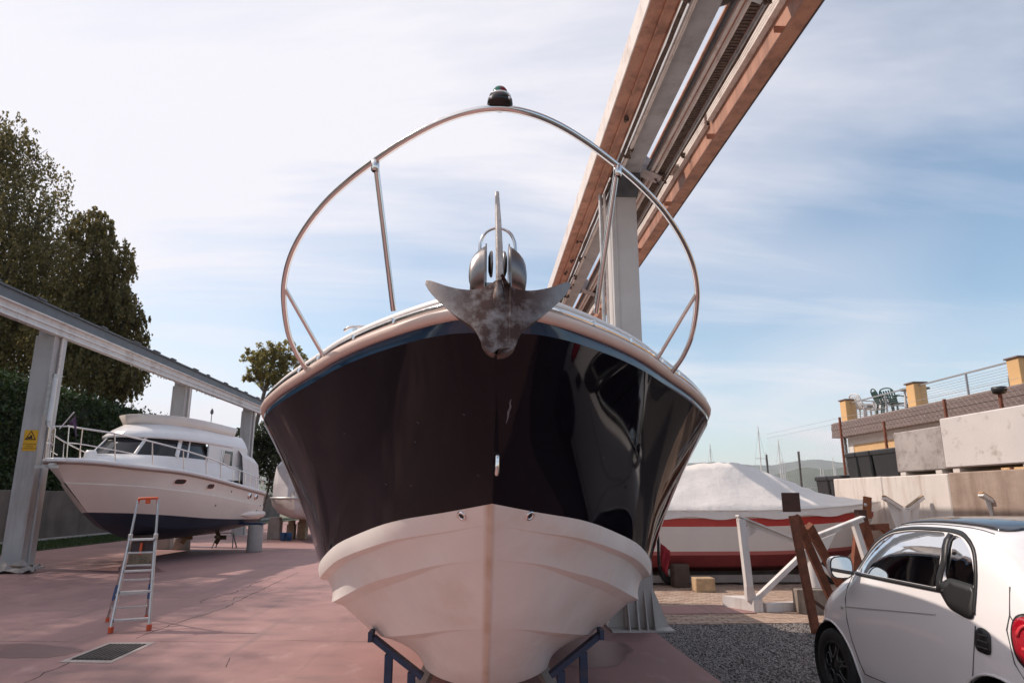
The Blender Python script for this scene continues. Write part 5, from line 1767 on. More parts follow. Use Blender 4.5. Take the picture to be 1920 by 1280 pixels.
# ------------------------------------------------------------------ rusty props with square head plates
def prop(hx, hy, fx, fy, label, dy=0.0, back=True):
    f = hit(fx, fy, z=0)
    r = thing('boat_prop', label, 'boat prop', tuple(f))
    y = f.y
    h = lambda a, b, d=0.0: hit(a, b, y=y + d)
    return r, h, f
r, h, f = prop(1483, 940, 1530, 1186, 'rusty steel A frame prop with dark square head plate beside the car')
hd = h(1483, 940)
MB().bbox(hd - Vector((.115, .02, .13)), hd + Vector((.115, .02, .115)), .004).build('head_plate', mat('dark_rust_plate', (0.075, 0.028, 0.018), .7, var=.3, vscale=9), r)
MB().bar(h(1487, 966), Vector((f.x, f.y, 0)), .10, .07, up=(0, 1, 0)).build('leg', M_rust, r, bevel=.004)
rb = Vector((h(1560, 1120, .7).x + .1, f.y + .7, 0))
MB().bar(h(1492, 968), rb, .10, .07, up=(0, 1, 0)).build('leg', M_rust, r, bevel=.004)
r3 = Vector((h(1600, 1060, 1.5).x, f.y + 1.6, 0))
MB().bar(h(1516, 985, .5), r3, .11, .08, up=(0, 1, 0)).build('leg', M_rust, r, bevel=.004)
MB().bar(h(1512, 1116), h(1545, 1140, .4), .03, .03).build('tie', MATS['dark_rust_plate'], r)
MB().bar(Vector((f.x - .02, f.y, .03)), Vector((f.x + .14, f.y - .02, .03)), .1, .06).build('foot', M_rust, r)
r, h, f = prop(1624, 940, 1600, 1130, 'rusty steel prop with tilted head plate and side bracket behind the car bonnet')
hd = h(1626, 948)
Mx = Matrix.Translation(hd) @ Matrix.Rotation(R(8), 4, 'Y') @ Matrix.Rotation(R(25), 4, 'Z')
MB().bbox((-.09, -.02, -.20), (.09, .02, .15), .004, Mx).build('head_plate', mat('rust_plate', (0.27, 0.085, 0.035), .7, var=.25, vscale=9), r)
MB().bbox(h(1614, 962) - Vector((.07, .08, .10)), h(1614, 962) + Vector((.06, .08, .06)), .006).build('head_block', MATS['dark_rust_plate'], r)
MB().lathe([(0, .02), (.025, .018), (.03, 0)], Matrix.Translation(h(1617, 946) + Vector((0, -.09, 0))) @ Matrix.Rotation(R(90), 4, 'X'), 10).build('bolt', M_galv, r)
MB().bar(h(1612, 975), Vector((f.x, f.y, 0)), .14, .1, up=(0, 1, 0)).build('leg', M_rust, r, bevel=.004)
MB().bar(h(1617, 972), Vector((h(1660, 1060).x + .05, f.y + .2, 0)), .14, .1, up=(0, 1, 0)).build('leg', M_rust, r, bevel=.004)
MB().bar(h(1635, 988, .05), h(1664, 986, .05), .12, .10).build('side_bracket', M_rust, r, bevel=.004)
MB().bar(h(1655, 990, .05), h(1672, 1006, .05), .12, .08).build('side_bracket', M_rust, r, bevel=.004)
p = hit(1500, 1150, z=0)
tag(MB().bbox((p.x + .02, p.y - .05, 0), (p.x + .55, p.y + .25, .33), .01).build('timber_stack', mat('grey_timber', (0.27, 0.225, 0.19), .85, var=.3, vscale=8, bump=.4)), 'grey weathered timber baulk behind the rusty A frame prop', 'timber')

# ------------------------------------------------------------------ stacked mooring blocks
BXW = 8.6
def zb(px, py):
    return hit(px, py, x=BXW).z
def yb(px, py=880):
    return hit(px, py, x=BXW).y
M_blk_a = mat('grey_block', (0.40, 0.365, 0.35), .85, var=.22, vscale=1.8, stain=(0.17, 0.135, 0.12), stain_amt=.85, stain_scale=4.2, streak=False, bump=.6, bscale=26)
M_blk_b = mat('pale_block', (0.60, 0.565, 0.55), .8, var=.06, vscale=1.5, stain=(0.30, 0.235, 0.20), stain_amt=.7, stain_scale=2.6, stain_lo=.54, stain_hi=.66, bump=.3, bscale=24)
M_blk_c = mat('brown_block', (0.36, 0.275, 0.225), .88, var=.25, vscale=2.2, stain=(0.19, 0.13, 0.10), stain_amt=.8, stain_scale=2.2, streak=True, bump=.6, bscale=26)
M_blk_d = mat('white_block', (0.66, 0.61, 0.57), .8, var=.08, vscale=1.5, stain=(0.33, 0.24, 0.18), stain_amt=.8, stain_scale=3.2, streak=True, bump=.3, bscale=24)
def block(pxa, pxb, z0, z1, m, label, dep=1.0, dx=0.0):
    y0, y1 = sorted((yb(pxa), yb(pxb)))
    return tag(MB().bbox((BXW + dx, y0 + .006, z0), (BXW + dx + dep, y1 - .006, z1), .018).build('concrete_block', m), label, 'concrete block', 'stacked concrete blocks')
zl = zb(1775, 886)
z_mid = 1.02
G = .004
Z2 = zl
block(1560, 1650, z_mid + G, Z2, M_blk_d, 'white concrete block at the end of the row below the black tubs')
block(1650, 1775, z_mid + G, Z2 - .01, M_blk_d, 'white and tan concrete block under the small grey block')
block(1775, 2010, z_mid + G, Z2, M_blk_c, 'brown stained concrete block under the big pale block')
zu0 = Z2 + .085
zu1 = zb(1775, 783)
block(1682, 1775, zu0 - .02, zb(1730, 803), M_blk_a, 'rough grey concrete block between black tubs and big pale block')
block(1775, 2000, zu0, zu1, M_blk_b, 'big smooth pale concrete block topmost of the stack', dx=-.02)
for a, b in ((1560, 1650), (1650, 1775), (1775, 2010)):
    block(a, b, 0, z_mid, M_blk_c, ('bottom concrete block under the row end', 'bottom concrete block under the white and tan block', 'bottom concrete block under the brown stained block')[(a > 1600) + (a > 1700)])
sp2 = 0
for px in (1690, 1757, 1790, 1925):
    y = yb(px)
    lab = {1690: 'small spacer under the far corner of the rough grey block', 1757: 'small spacer under the near corner of the rough grey block', 1790: 'small spacer under the far corner of the big pale block', 1925: 'small spacer under the near corner of the big pale block'}[px]
    tag(MB().bbox((BXW + .02, y - .1, Z2 - .008), (BXW + .8, y + .08, zu0 - (.022 if px < 1770 else .002)), .006).build('spacer', M_blk_d), lab, 'spacer')

# black tubs standing on the blocks
def tub(y0, y1, zbase, hgt, label):
    o = thing('plastic_tub', label, 'tub', (BXW + .45, (y0 + y1) / 2, zbase), group='black tubs on the concrete blocks')
    yc, hy = (y0 + y1) / 2, (y1 - y0) / 2
    def rg(sx, sy, z):
        return [Vector((BXW + .45 + a * sx, yc + b * sy, zbase + z)) for a, b in ((-1, -.9), (-.9, -1), (.9, -1), (1, -.9), (1, .9), (.9, 1), (-.9, 1), (-1, .9))]
    rows = [rg(.33, hy * .84, 0), rg(.36, hy * .93, hgt * .82)]
    b = MB().grid(rows, closed=True, smooth=False)
    b.add(rows[0], [tuple(range(8))])
    b.build('body', M_black_plastic, o)
    rows = [rg(.375, hy * .955, hgt * .82), rg(.39, hy * .985, hgt * .84), rg(.39, hy * .985, hgt * .96), rg(.37, hy * .93, hgt), rg(.34, hy * .9, hgt * .985)]
    b = MB().grid(rows, closed=True, smooth=False)
    b.add(rows[0], [tuple(reversed(range(8)))])
    b.add(rows[-1], [tuple(range(8))])
    b.build('lid', M_black_plastic, o)
ht = zb(1640, 842) - Z2
for a, b, l_ in ((1581, 1601, 'black plastic tub at the end of three standing on the white block'), (1601, 1627, 'middle of three black plastic tubs on the white block'), (1627, 1680, 'black plastic tub against the rough grey concrete block')):
    y1, y0 = yb(a), yb(b)
    tub(y0, y1, Z2, ht, l_)
# lower pair on a stack beyond
q1, q2, q3 = hit(1521, 890, x=BXW), hit(1545, 890, x=BXW), hit(1572, 890, x=BXW)
zt_ = hit(1530, 893, x=BXW).z
zb_ = zt_ - .62
tub(q2.y, q1.y, zb_, .62, 'lower black plastic tub farthest along the block row')
tub(q3.y + .02, q2.y, zb_, .62, 'lower black plastic tub tucked behind the end of the white block')
tag(MB().bbox((BXW - .02, q3.y + .03, 0), (BXW + 1, q1.y + .1, zb_), .015).build('concrete_block', M_blk_a), 'low grey concrete block carrying the farther pair of tubs', 'concrete block', 'stacked concrete blocks')

# pale Y stands in front of the blocks
def ystand(px, py, ya, label):
    c = hit(px, py, y=ya)
    o = thing('steel_stand', label, 'boat stand', (c.x, c.y, 0), group='pale Y stands by the concrete blocks')
    MB().cyl((c.x, c.y, .02), (c.x, c.y, c.z), .10, 24).build('post', M_cr, o)
    MB().box((c.x - .3, c.y - .3, 0), (c.x + .3, c.y + .3, .02)).build('base_plate', M_cr, o)
    for sg in (-1, 1):
        e = Vector((c.x + sg * .38, c.y, c.z + .22))
        MB().bar((c.x + sg * .06, c.y, c.z + .01), e, .13, .05).build('arm', M_cr, o)
        MB().bar(Vector((c.x + sg * .06, c.y, c.z + .045)), e + Vector((0, 0, .035)), .10, .03).build('arm_pad', mat('worn_pad', (0.42, 0.24, 0.12), .8, var=.4, vscale=8) if sg < 0 else M_wood, o)
        MB().add([(c.x + sg * .10, c.y, c.z - .75), (c.x + sg * .34, c.y, c.z + .19), (c.x + sg * .1, c.y, c.z), (c.x + sg * .10, c.y + .015, c.z - .75), (c.x + sg * .34, c.y + .015, c.z + .19), (c.x + sg * .1, c.y + .015, c.z)],
                 [(0, 1, 2), (5, 4, 3), (0, 3, 4, 1), (1, 4, 5, 2), (2, 5, 3, 0)]).build('fin', M_cr, o)
ystand(1696, 955, 13.0, 'pale steel Y stand with brown arm pad next to the rusty prop')
ystand(1884, 952, 11.4, 'pale steel Y stand rising behind the car roof')
b = hit(1858, 947, y=12.2)
a = hit(1735, 1120, z=0)
ls = thing('steel_profile', 'blue and white steel profiles leaning by the concrete blocks', 'steel profile', (a.x, a.y, 0))
st_ = a + Vector((0, 0, .03))
MB().bar(st_, b, .07, .05).build('profile', mat('pale_blue_paint', (0.33, 0.40, 0.55), .5, var=.1), ls)
MB().bar(st_ + Vector((.02, -.06, -.04)), b + Vector((.02, -.06, -.05)), .06, .05).build('profile', M_cr, ls)

# ------------------------------------------------------------------ low building with roof terrace behind the blocks
WX = 12.6
bw = lambda px, py: hit(px, py, x=WX)
yc_ = bw(1558, 800).y            # far corner
ZF0, ZF1 = bw(1600, 815).z, bw(1600, 786).z
bd = thing('terrace_building', 'low cream building with brown fascia and roof terrace behind the concrete blocks', 'building', (WX + 3, yc_ - 6, 0))
Y_END = 4.0
M_bwall = mat('cream_wall', (0.74, 0.70, 0.66), .85, var=.06, vscale=1, bump=.15)
M_byel = mat('ochre_wall', (0.66, 0.42, 0.20), .85, var=.08, vscale=1, bump=.15)
M_fascia = mat('brown_fascia', (0.17, 0.125, 0.115), .6, var=.12, vscale=2)
zy0, zy1 = bw(1620, 930).z, bw(1620, 828).z
MB().box((WX + .35, Y_END, 0), (WX + 7, yc_ - .45, zy1)).build('wall', M_byel, bd)
MB().box((WX + .345, Y_END, zy1 + .002), (WX + 7, yc_ - .44, ZF0 + .1)).build('upper_wall', M_bwall, bd)
MB().box((WX + .33, yc_ - .75, 0), (WX + .7, yc_ - .43, ZF0 + .09)).build('corner_pier', M_bwall, bd)
MB().cyl((WX + .26, yc_ - .38, 0), (WX + .26, yc_ - .38, ZF0 + .02), .05, 10).build('downpipe', M_dark_steel, bd)
hgt_ = ZF1 - ZF0
for k in range(4):
    z0 = ZF0 + hgt_ * k / 4
    MB().box((WX + .012 * (k % 2), Y_END, z0 + .004), (WX + 7.3, yc_, z0 + hgt_ / 4 - .004)).build('fascia_board', M_fascia, bd)
MB().box((WX + .05, Y_END, ZF1 - .002), (WX + 7.25, yc_ - .05, ZF1 + .02)).build('terrace_floor', mat('terrace_tile', (0.34, 0.27, 0.23), .8, var=.15), bd)
def rpost(px, py_top, wpx):
    c = bw(px, py_top + 30)
    w = .19
    y = c.y
    zt = bw(px, py_top).z
    MB().bbox((WX + .12, y - w, ZF1 + .02), (WX + .12 + 2 * w, y + w, zt - .045), .008).build('terrace_post', M_byel, bd)
    MB().bbox((WX + .08, y - w - .04, zt - .044), (WX + .16 + 2 * w, y + w + .04, zt), .008).build('post_cap', MATS['brown_fascia'], bd)
    return y, zt
pp = [rpost(1576, 748, 22), rpost(1701, 716, 24), rpost(1892, 668, 30)]
zr_ = [zt - .04 for y, zt in pp]
zrm = min(zr_) - .02
M_rail = mat('grey_rail', (0.36, 0.36, 0.37), .4, metal=.5)
MB().bar((WX + .3, Y_END, zrm), (WX + .3, yc_ - .4, zrm), .045, .04).build('handrail', M_rail, bd)
for k in range(7):
    MB().bar((WX + .3, Y_END, ZF1 + .12 + k * (zrm - ZF1 - .16) / 7), (WX + .3, yc_ - .4, ZF1 + .12 + k * (zrm - ZF1 - .16) / 7), .008, .008).build('rail_wire', M_rail, bd)
for px in (1793, 1640):
    y = bw(px, 720).y
    MB().bar((WX + .3, y, ZF1), (WX + .3, y, zrm), .05, .03).build('baluster', M_rail, bd)
# rail along the far end of the terrace
MB().bar((WX + .3, yc_ - .35, zrm), (WX + 7, yc_ - .35, zrm), .045, .04).build('handrail', M_rail, bd)
for k in range(7):
    z_ = ZF1 + .12 + k * (zrm - ZF1 - .16) / 7
    MB().bar((WX + .3, yc_ - .35, z_), (WX + 7, yc_ - .35, z_), .008, .008).build('rail_wire', M_rail, bd)
ac = hit(1916, 705, x=WX + .9)
au = thing('louvre_unit', 'grey louvred unit standing on the terrace beside a post', 'air conditioner', (ac.x, ac.y, ZF1 + .02))
MB().bbox((ac.x - .2, ac.y - .5, ZF1 + .021), (ac.x + .4, ac.y + .22, ac.z + .05), .01).build('casing', M_rail, au)
for k in range(9):
    z_ = ZF1 + .1 + k * (ac.z - ZF1 - .1) / 9
    MB().bar((ac.x - .215, ac.y - .45, z_), (ac.x - .215, ac.y + .18, z_), .03, .02).build('slat', mat('louvre_dark', (.15, .15, .16), .5), au)

# plastic garden chairs and tables on the terrace
M_pw = mat('white_plastic', (0.72, 0.68, 0.66), .45, var=.05)
M_pg = mat('green_plastic', (0.025, 0.075, 0.06), .4, var=.1)
def chair(loc, rz, m, label):
    o = thing('garden_chair', label, 'chair', loc, rz)
    T = FR[o.name]
    sh_ = []
    for i in range(9):
        t = i / 8
        rowz = []
        for k in range(9):
            u = -1 + k / 4
            rowz.append(T @ Vector((u * .24, -.22 + .44 * t, .42 + .02 * u * u)))
        sh_.append(rowz)
    MB().grid(sh_).build('seat', m, o, solidify=.015)
    for k in range(5):                                     # vertical back slats
        x = -.17 + k * .085
        MB().bar(T @ Vector((x, .23, .42)), T @ Vector((x * 1.1, .36, .84)), .05, .014, up=T.to_3x3() @ Vector((0, 1, .3))).build('back_slat', m, o)
    MB().tube([T @ p for p in smooth_path([Vector((-.25, .2, .42)), Vector((-.27, .31, .7)), Vector((-.2, .37, .87)), Vector((0, .385, .92)), Vector((.2, .37, .87)), Vector((.27, .31, .7)), Vector((.25, .2, .42))], 5)], .022, 8).build('back_frame', m, o)
    for sg in (-1, 1):
        MB().tube([T @ p for p in smooth_path([Vector((sg * .27, .30, .66)), Vector((sg * .29, .05, .65)), Vector((sg * .28, -.2, .64)), Vector((sg * .26, -.26, .6))], 4)], .024, 8).build('armrest', m, o)
        for s2 in (-1, 1):
            MB().bar(T @ Vector((sg * .27, s2 * .27, 0)), T @ Vector((sg * .24, s2 * .2, .63 if s2 < 0 else .43)), .05, .03).build('leg', m, o)
def table(loc, r_, label, mtop, mleg):
    o = thing('garden_table', label, 'table', loc)
    T = FR[o.name]
    MB().lathe([(0, .70), (r_, .70), (r_ + .01, .715), (r_, .73), (0, .735)], T, 28).build('table_top', mtop, o)
    for k in range(4):
        a = R(45 + 90 * k)
        MB().bar(T @ Vector((math.cos(a) * r_ * .75, math.sin(a) * r_ * .75, 0)), T @ Vector((math.cos(a) * r_ * .65, math.sin(a) * r_ * .65, .7)), .05, .04).build('leg', mleg, o)
def tpos(px, dx):
    c = hit(px, 740, x=WX + dx)
    return (c.x, c.y, ZF1 + .021)
chair(tpos(1617, .75), R(100), M_pw, 'white plastic garden chair at the end of the terrace')
chair(tpos(1640, 1.3), R(-75), M_pw, 'white plastic garden chair with its back to the table on the terrace')
chair(tpos(1660, .8), R(75), M_pg, 'green plastic garden chair beside the white chair on the terrace')
chair(tpos(1676, 1.1), R(110), M_pg, 'green plastic garden chair next to the middle ochre post')
table(tpos(1625, 1.9), .45, 'round green garden table behind the white plastic chairs', M_pg, M_pw)
table(tpos(1716, 1.0), .42, 'round dark green garden table beyond the middle ochre post', M_pg, M_pw)

# ------------------------------------------------------------------ chain link fence on rusty posts, in front of the building
FX = 11.0
fpx = lambda px, py: hit(px, py, x=FX)
fe = thing('wire_fence', 'wire mesh fence on thin rusty posts between blocks and building', 'fence', (FX, 20, 0))
ztop = fpx(1657, 792).z
for px, ptop in ((1437, 852), (1497, 846), (1574, 782), (1657, 790), (1770, 748), (1874, 735)):
    c = fpx(px, ptop)
    z = min(c.z, 6)
    MB().bar((FX, c.y, 0), (FX, c.y, z), .055, .055).build('post', M_rust if px > 1560 else M_dark_steel, fe)
    if px == 1874:
        MB().lathe([(0, .0), (.12, .02), (.15, .1), (.14, .16), (0, .17)], Matrix.Translation((FX, c.y, z - .05)), 14).build('post_hopper', M_black_plastic, fe)
yA, yB = fpx(1440, 850).y, fpx(1915, 735).y
wires = MB()
zt0 = 3.7
n_ = int((yA - yB) / .16)
for k in range(-int(zt0 / .16), n_):
    for sg in (1, -1):
        ya = yB + k * .16
        pts = []
        if sg > 0:
            y0, y1 = ya, ya + zt0
        else:
            y0, y1 = ya + zt0, ya
        # clip to the span
        p0, p1 = Vector((FX, y0, .2)), Vector((FX, y1, .2 + zt0))
        d = p1 - p0
        t0_, t1_ = 0, 1
        for lim, s in ((yB, 1), (yA, -1)):
            if abs(d.y) > 0:
                tt = (lim - p0.y) / d.y
                if (d.y > 0) == (s > 0):
                    t0_ = max(t0_, tt)
                else:
                    t1_ = min(t1_, tt)
        if t1_ - t0_ > .02:
            wires.tube([p0 + d * t0_, p0 + d * t1_], .0014, 3, caps=False)
stuff(wires.build('mesh_wires', M_galv, fe))
for z in (zt0 + .2, zt0 + .35, 2.0):
    MB().tube([(FX, yB, z), (FX, yA, z)], .005, 4).build('strand_wire', M_galv, fe)

# ------------------------------------------------------------------ masts of boats moored on the lake
def mast(px, ptop, dist, label):
    p = hit(px, ptop, y=dist)
    o = thing('sailboat', label, 'sailboat', (p.x, dist, -.06), group='sailing boats moored beyond the yard')
    r_ = dist * .0011
    MB().cyl((p.x, dist, .4), (p.x, dist, p.z), r_, 8, r_ * .6).build('mast', M_pw, o)
    h_ = p.z
    MB().bar((p.x - h_ * .06, dist, h_ * .62), (p.x + h_ * .06, dist, h_ * .62), r_ * .7, r_ * .7).build('spreader', M_pw, o)
    for sg in (-1, 1):
        MB().tube([(p.x + sg * h_ * .1, dist, .9), (p.x + sg * h_ * .06, dist, h_ * .62), (p.x, dist, h_ * .97)], r_ * .16, 4, caps=False).build('shroud', M_galv, o)
    rows = []
    for i in range(9):
        t = i / 8
        w = 1.2 * math.sin(math.pi * min(.5, t * .6 + .02)) * (1 if t < .8 else 1 - (t - .8))
        rows.append([Vector((p.x + a * w, dist - 4 + 8 * t, z)) for a, z in ((-1, 1.0), (-.8, .3), (0, -.05), (.8, .3), (1, 1.0))])
    b = MB().grid(rows)
    b.build('hull', M_pw, o)
    MB().grid([[r_[0], r_[-1]] for r_ in rows]).build('deck', M_pw, o)
for i, (px, pt, ds) in enumerate(((1331, 832, 110), (1421, 799, 85), (1436, 848, 120), (1459, 825, 95), (1466, 862, 130), (1470, 866, 150), (1538, 876, 140), (1543, 880, 160), (1561, 857, 125), (1565, 868, 135))):
    mast(px, pt, ds, 'distant white sailing boat mast beyond the yard fence')
# ------------------------------------------------------------------ small white two-seat car
CX, CY0 = 3.825, 3.73                 # centre line, tail
car = thing('small_car', 'white two seat city car with black trim and dark roof panel parked beside the boat', 'car', (CX, CY0, 0))
cp = lambda x, y, z: Vector((CX + x, CY0 + y, z))

def paint(name, col):
    m = mat(name, col, .22, coat=.6, var=.02, vscale=2)
    return m
M_carw = paint('car_white', (0.82, 0.80, 0.80))
M_trim = mat('car_black_trim', (0.017, 0.017, 0.018), .42, var=.2, vscale=30, bump=.08, bscale=300)
M_cglass = bpy.data.materials.new('car_glass')
M_cglass.use_nodes = True
_n, _l = M_cglass.node_tree.nodes, M_cglass.node_tree.links
_g = _n.new('ShaderNodeBsdfGlossy'); _g.inputs['Roughness'].default_value = .015
_t = _n.new('ShaderNodeBsdfTransparent'); _t.inputs['Color'].default_value = (.50, .55, .55, 1)
_f = _n.new('ShaderNodeFresnel'); _f.inputs['IOR'].default_value = 1.75
_m = _n.new('ShaderNodeMixShader')
_l.new(_f.outputs[0], _m.inputs[0]); _l.new(_t.outputs[0], _m.inputs[1]); _l.new(_g.outputs[0], _m.inputs[2])
_l.new(_m.outputs[0], _n['Material Output'].inputs['Surface'])
M_priv = mat('privacy_glass', (0.012, 0.013, 0.015), .03, spec=.8)

# section stations: y, then (half width, z) from sill to roof centre
ST = [
    (0.00, [(0, .40), (.40, .40), (.56, .44), (.62, .55), (.62, .68), (.60, .78), (.55, .85), (.46, .90), (.34, .92), (.2, .93), (0, .935)]),
    (0.07, [(0, .28), (.55, .28), (.70, .34), (.745, .52), (.745, .72), (.725, .86), (.69, .96), (.62, 1.02), (.50, 1.05), (.28, 1.065), (0, 1.07)]),
    (0.25, [(0, .22), (.66, .22), (.785, .30), (.815, .52), (.815, .73), (.795, .90), (.765, 1.02), (.705, 1.15), (.60, 1.225), (.35, 1.26), (0, 1.27)]),
    (0.50, [(0, .20), (.68, .20), (.80, .29), (.832, .52), (.832, .73), (.81, .91), (.78, 1.05), (.705, 1.26), (.60, 1.39), (.35, 1.45), (0, 1.462)]),
    (0.80, [(0, .19), (.68, .19), (.795, .28), (.825, .52), (.825, .73), (.808, .91), (.782, 1.05), (.71, 1.30), (.605, 1.445), (.35, 1.495), (0, 1.505)]),
    (1.15, [(0, .19), (.68, .19), (.785, .28), (.815, .52), (.818, .73), (.805, .91), (.78, 1.05), (.705, 1.31), (.60, 1.455), (.35, 1.51), (0, 1.52)]),
    (1.50, [(0, .19), (.68, .19), (.785, .28), (.815, .52), (.818, .73), (.805, .91), (.775, 1.05), (.70, 1.295), (.59, 1.44), (.35, 1.50), (0, 1.512)]),
    (1.80, [(0, .19), (.68, .19), (.79, .28), (.825, .52), (.828, .73), (.808, .90), (.768, 1.04), (.69, 1.23), (.58, 1.355), (.35, 1.415), (0, 1.43)]),
    (2.10, [(0, .19), (.68, .19), (.795, .28), (.832, .52), (.835, .72), (.805, .87), (.752, .97), (.675, 1.045), (.56, 1.10), (.33, 1.135), (0, 1.145)]),
    (2.38, [(0, .20), (.66, .20), (.775, .28), (.815, .50), (.812, .68), (.775, .80), (.71, .88), (.62, .925), (.5, .95), (.3, .965), (0, .97)]),
    (2.58, [(0, .22), (.60, .22), (.69, .30), (.725, .47), (.715, .62), (.68, .71), (.62, .77), (.54, .81), (.43, .83), (.26, .845), (0, .85)]),
    (2.69, [(0, .34), (.42, .34), (.52, .38), (.56, .46), (.55, .54), (.52, .60), (.47, .64), (.40, .665), (.3, .68), (.18, .685), (0, .687)]),
]
def car_rows(inset=0.0):
    ys = [s[0] for s in ST]
    fs_ = [pchip([(s[0], s[1][k][0], s[1][k][1]) for s in ST]) for k in range(11)]
    rows = []
    NY = 46
    for i in range(NY):
        y = 2.69 * i / (NY - 1)
        P = [Vector((float(f(y)[0]), float(f(y)[1]), 0)) for f in fs_]
        Q = smooth_path(P, 4)
        yy = y
        if inset:
            c = Vector((0, .75, 0))
            Q = [Vector((max(0, q.x - inset * (1 if q.x > .05 else 0)), q.y + (inset if q.y < .5 else -inset if q.x < .68 and q.y > .6 else 0), 0)) for q in Q]
            yy = min(max(y, .06), 2.63)
        rows.append((yy, Q))
    return rows
def shell(inset, flip):
    R_ = car_rows(inset)
    rows = []
    for y, Q in R_:
        h = [Vector((q.x, y, q.y)) for q in Q]
        rows.append([Vector((-p.x, p.y, p.z)) for p in reversed(h[1:-1])] + [h[0]] + h[1:-1] + [h[-1]])
    # loop: left roof edge -> sill -> right -> roof centre
    mb = MB().grid(rows, closed=True, flip=flip)
    mb.add(rows[0], [tuple(range(len(rows[0])))[::(1 if flip else -1)][::-1]])
    mb.add(rows[-1], [tuple(range(len(rows[-1])))[::(1 if flip else -1)]])
    return mb

outer = shell(0, False)
inner = shell(.035, True)
hol = MB()
hol.v, hol.f, hol.smooth = outer.v[:], outer.f[:], outer.smooth[:]
hol.add(inner.v, inner.f, True)
bm = bmesh.new()
me_ = bpy.data.meshes.new('tmp')
me_.from_pydata([tuple(v) for v in outer.v], [], outer.f)
bm.from_mesh(me_)
bmesh.ops.remove_doubles(bm, verts=bm.verts[:], dist=.0005)
bmesh.ops.recalc_face_normals(bm, faces=bm.faces[:])
CAR_BVH = BVHTree.FromBMesh(bm)
bm.free()

def poly_s(pts, n=5):
    return [(p.x, p.y) for p in smooth_path([Vector((a, b, 0)) for a, b in pts], n, closed=True)]
def rounded(pts, r=.03, n=4):
    """polygon with rounded corners"""
    out = []
    m = len(pts)
    for i in range(m):
        a, b, c = (Vector((*pts[j % m], 0)) for j in (i - 1, i, i + 1))
        d0, d1 = (a - b), (c - b)
        r0, r1 = min(r, d0.length * .45), min(r, d1.length * .45)
        p, q = b + d0.normalized() * r0, b + d1.normalized() * r1
        for k in range(n + 1):
            t = k / n
            o = p * (1 - t)**2 + b * 2 * t * (1 - t) + q * t * t
            out.append((o.x, o.y))
    return out
# side window outlines in (y, z)
W_door = rounded([(2.0, 1.075), (1.88, 1.21), (1.76, 1.315), (1.60, 1.385), (1.38, 1.418), (1.15, 1.427), (.93, 1.425), (.905, 1.075)], .06)
W_quart = rounded([(.865, 1.13), (.885, 1.42), (.76, 1.395), (.66, 1.315), (.60, 1.20), (.585, 1.10)], .05)
W_all = rounded([(2.02, 1.06), (1.82, 1.225), (1.60, 1.345), (1.40, 1.418), (1.13, 1.455), (.88, 1.455), (.74, 1.425), (.63, 1.34), (.565, 1.20), (.555, 1.02), (.555, .93), (.62, .915), (.78, .935), (.86, 1.05)], .05)
W_rear = rounded([(-.60, 1.00), (.60, 1.00), (.50, 1.36), (-.50, 1.36)], .1)
W_front = rounded([(-.66, 1.08), (.66, 1.08), (.55, 1.42), (-.55, 1.42)], .1)

def tmp_obj(mb, nm):
    me = bpy.data.meshes.new(nm)
    me.from_pydata([tuple(v) for v in mb.v], [], mb.f)
    b = bmesh.new()
    b.from_mesh(me)
    bmesh.ops.remove_doubles(b, verts=b.verts[:], dist=.0004)
    if nm != 'shell':
        bmesh.ops.recalc_face_normals(b, faces=b.faces[:])
    b.to_mesh(me)
    b.free()
    o = bpy.data.objects.new(nm, me)
    COL.objects.link(o)
    return o
def car_body():
    mo = MB(); mo.v, mo.f = outer.v, outer.f
    mi = MB(); mi.v, mi.f = inner.v, inner.f
    o1, o2 = tmp_obj(mo, 'outer'), tmp_obj(mi, 'inner')
    cut = []
    YZ = Matrix(((0, 0, 1, -1.2), (1, 0, 0, 0), (0, 1, 0, 0), (0, 0, 0, 1)))
    for w in (W_door, W_quart):
        cut.append(tmp_obj(MB().prism(w, 2.4, YZ), 'cut'))
    XZ = Matrix(((1, 0, 0, 0), (0, 0, 1, 0), (0, 1, 0, 0), (0, 0, 0, 1)))
    cut.append(tmp_obj(MB().prism(W_rear, .75, XZ, -.2), 'cut'))
    cut.append(tmp_obj(MB().prism(W_front, .9, XZ, 1.62), 'cut'))
    for wy in (.422, 2.295):
        for sg in (-1, 1):
            cut.append(tmp_obj(MB().lathe([(0, -.3), (.345, -.3), (.345, .3), (0, .3)], Matrix.Translation((sg * .78, wy, .30)) @ Matrix.Rotation(R(90), 4, 'Y'), 40), 'cut'))
    for c in [o2] + cut:
        m = o1.modifiers.new('b', 'BOOLEAN')
        m.operation, m.solver, m.object = 'DIFFERENCE', 'EXACT', c
    dg = bpy.context.evaluated_depsgraph_get()
    ev = o1.evaluated_get(dg)
    me = bpy.data.meshes.new_from_object(ev)
    for o in [o1, o2] + cut:
        bpy.data.objects.remove(o)
    me.name = 'body'
    me.materials.clear()
    me.materials.append(M_carw)
    me.polygons.foreach_set('use_smooth', [True] * len(me.polygons))
    if hasattr(me, 'set_sharp_from_angle'):
        me.set_sharp_from_angle(angle=R(38))
    o = bpy.data.objects.new('body', me)
    COL.objects.link(o)
    o.parent = car
    return o
body = car_body()

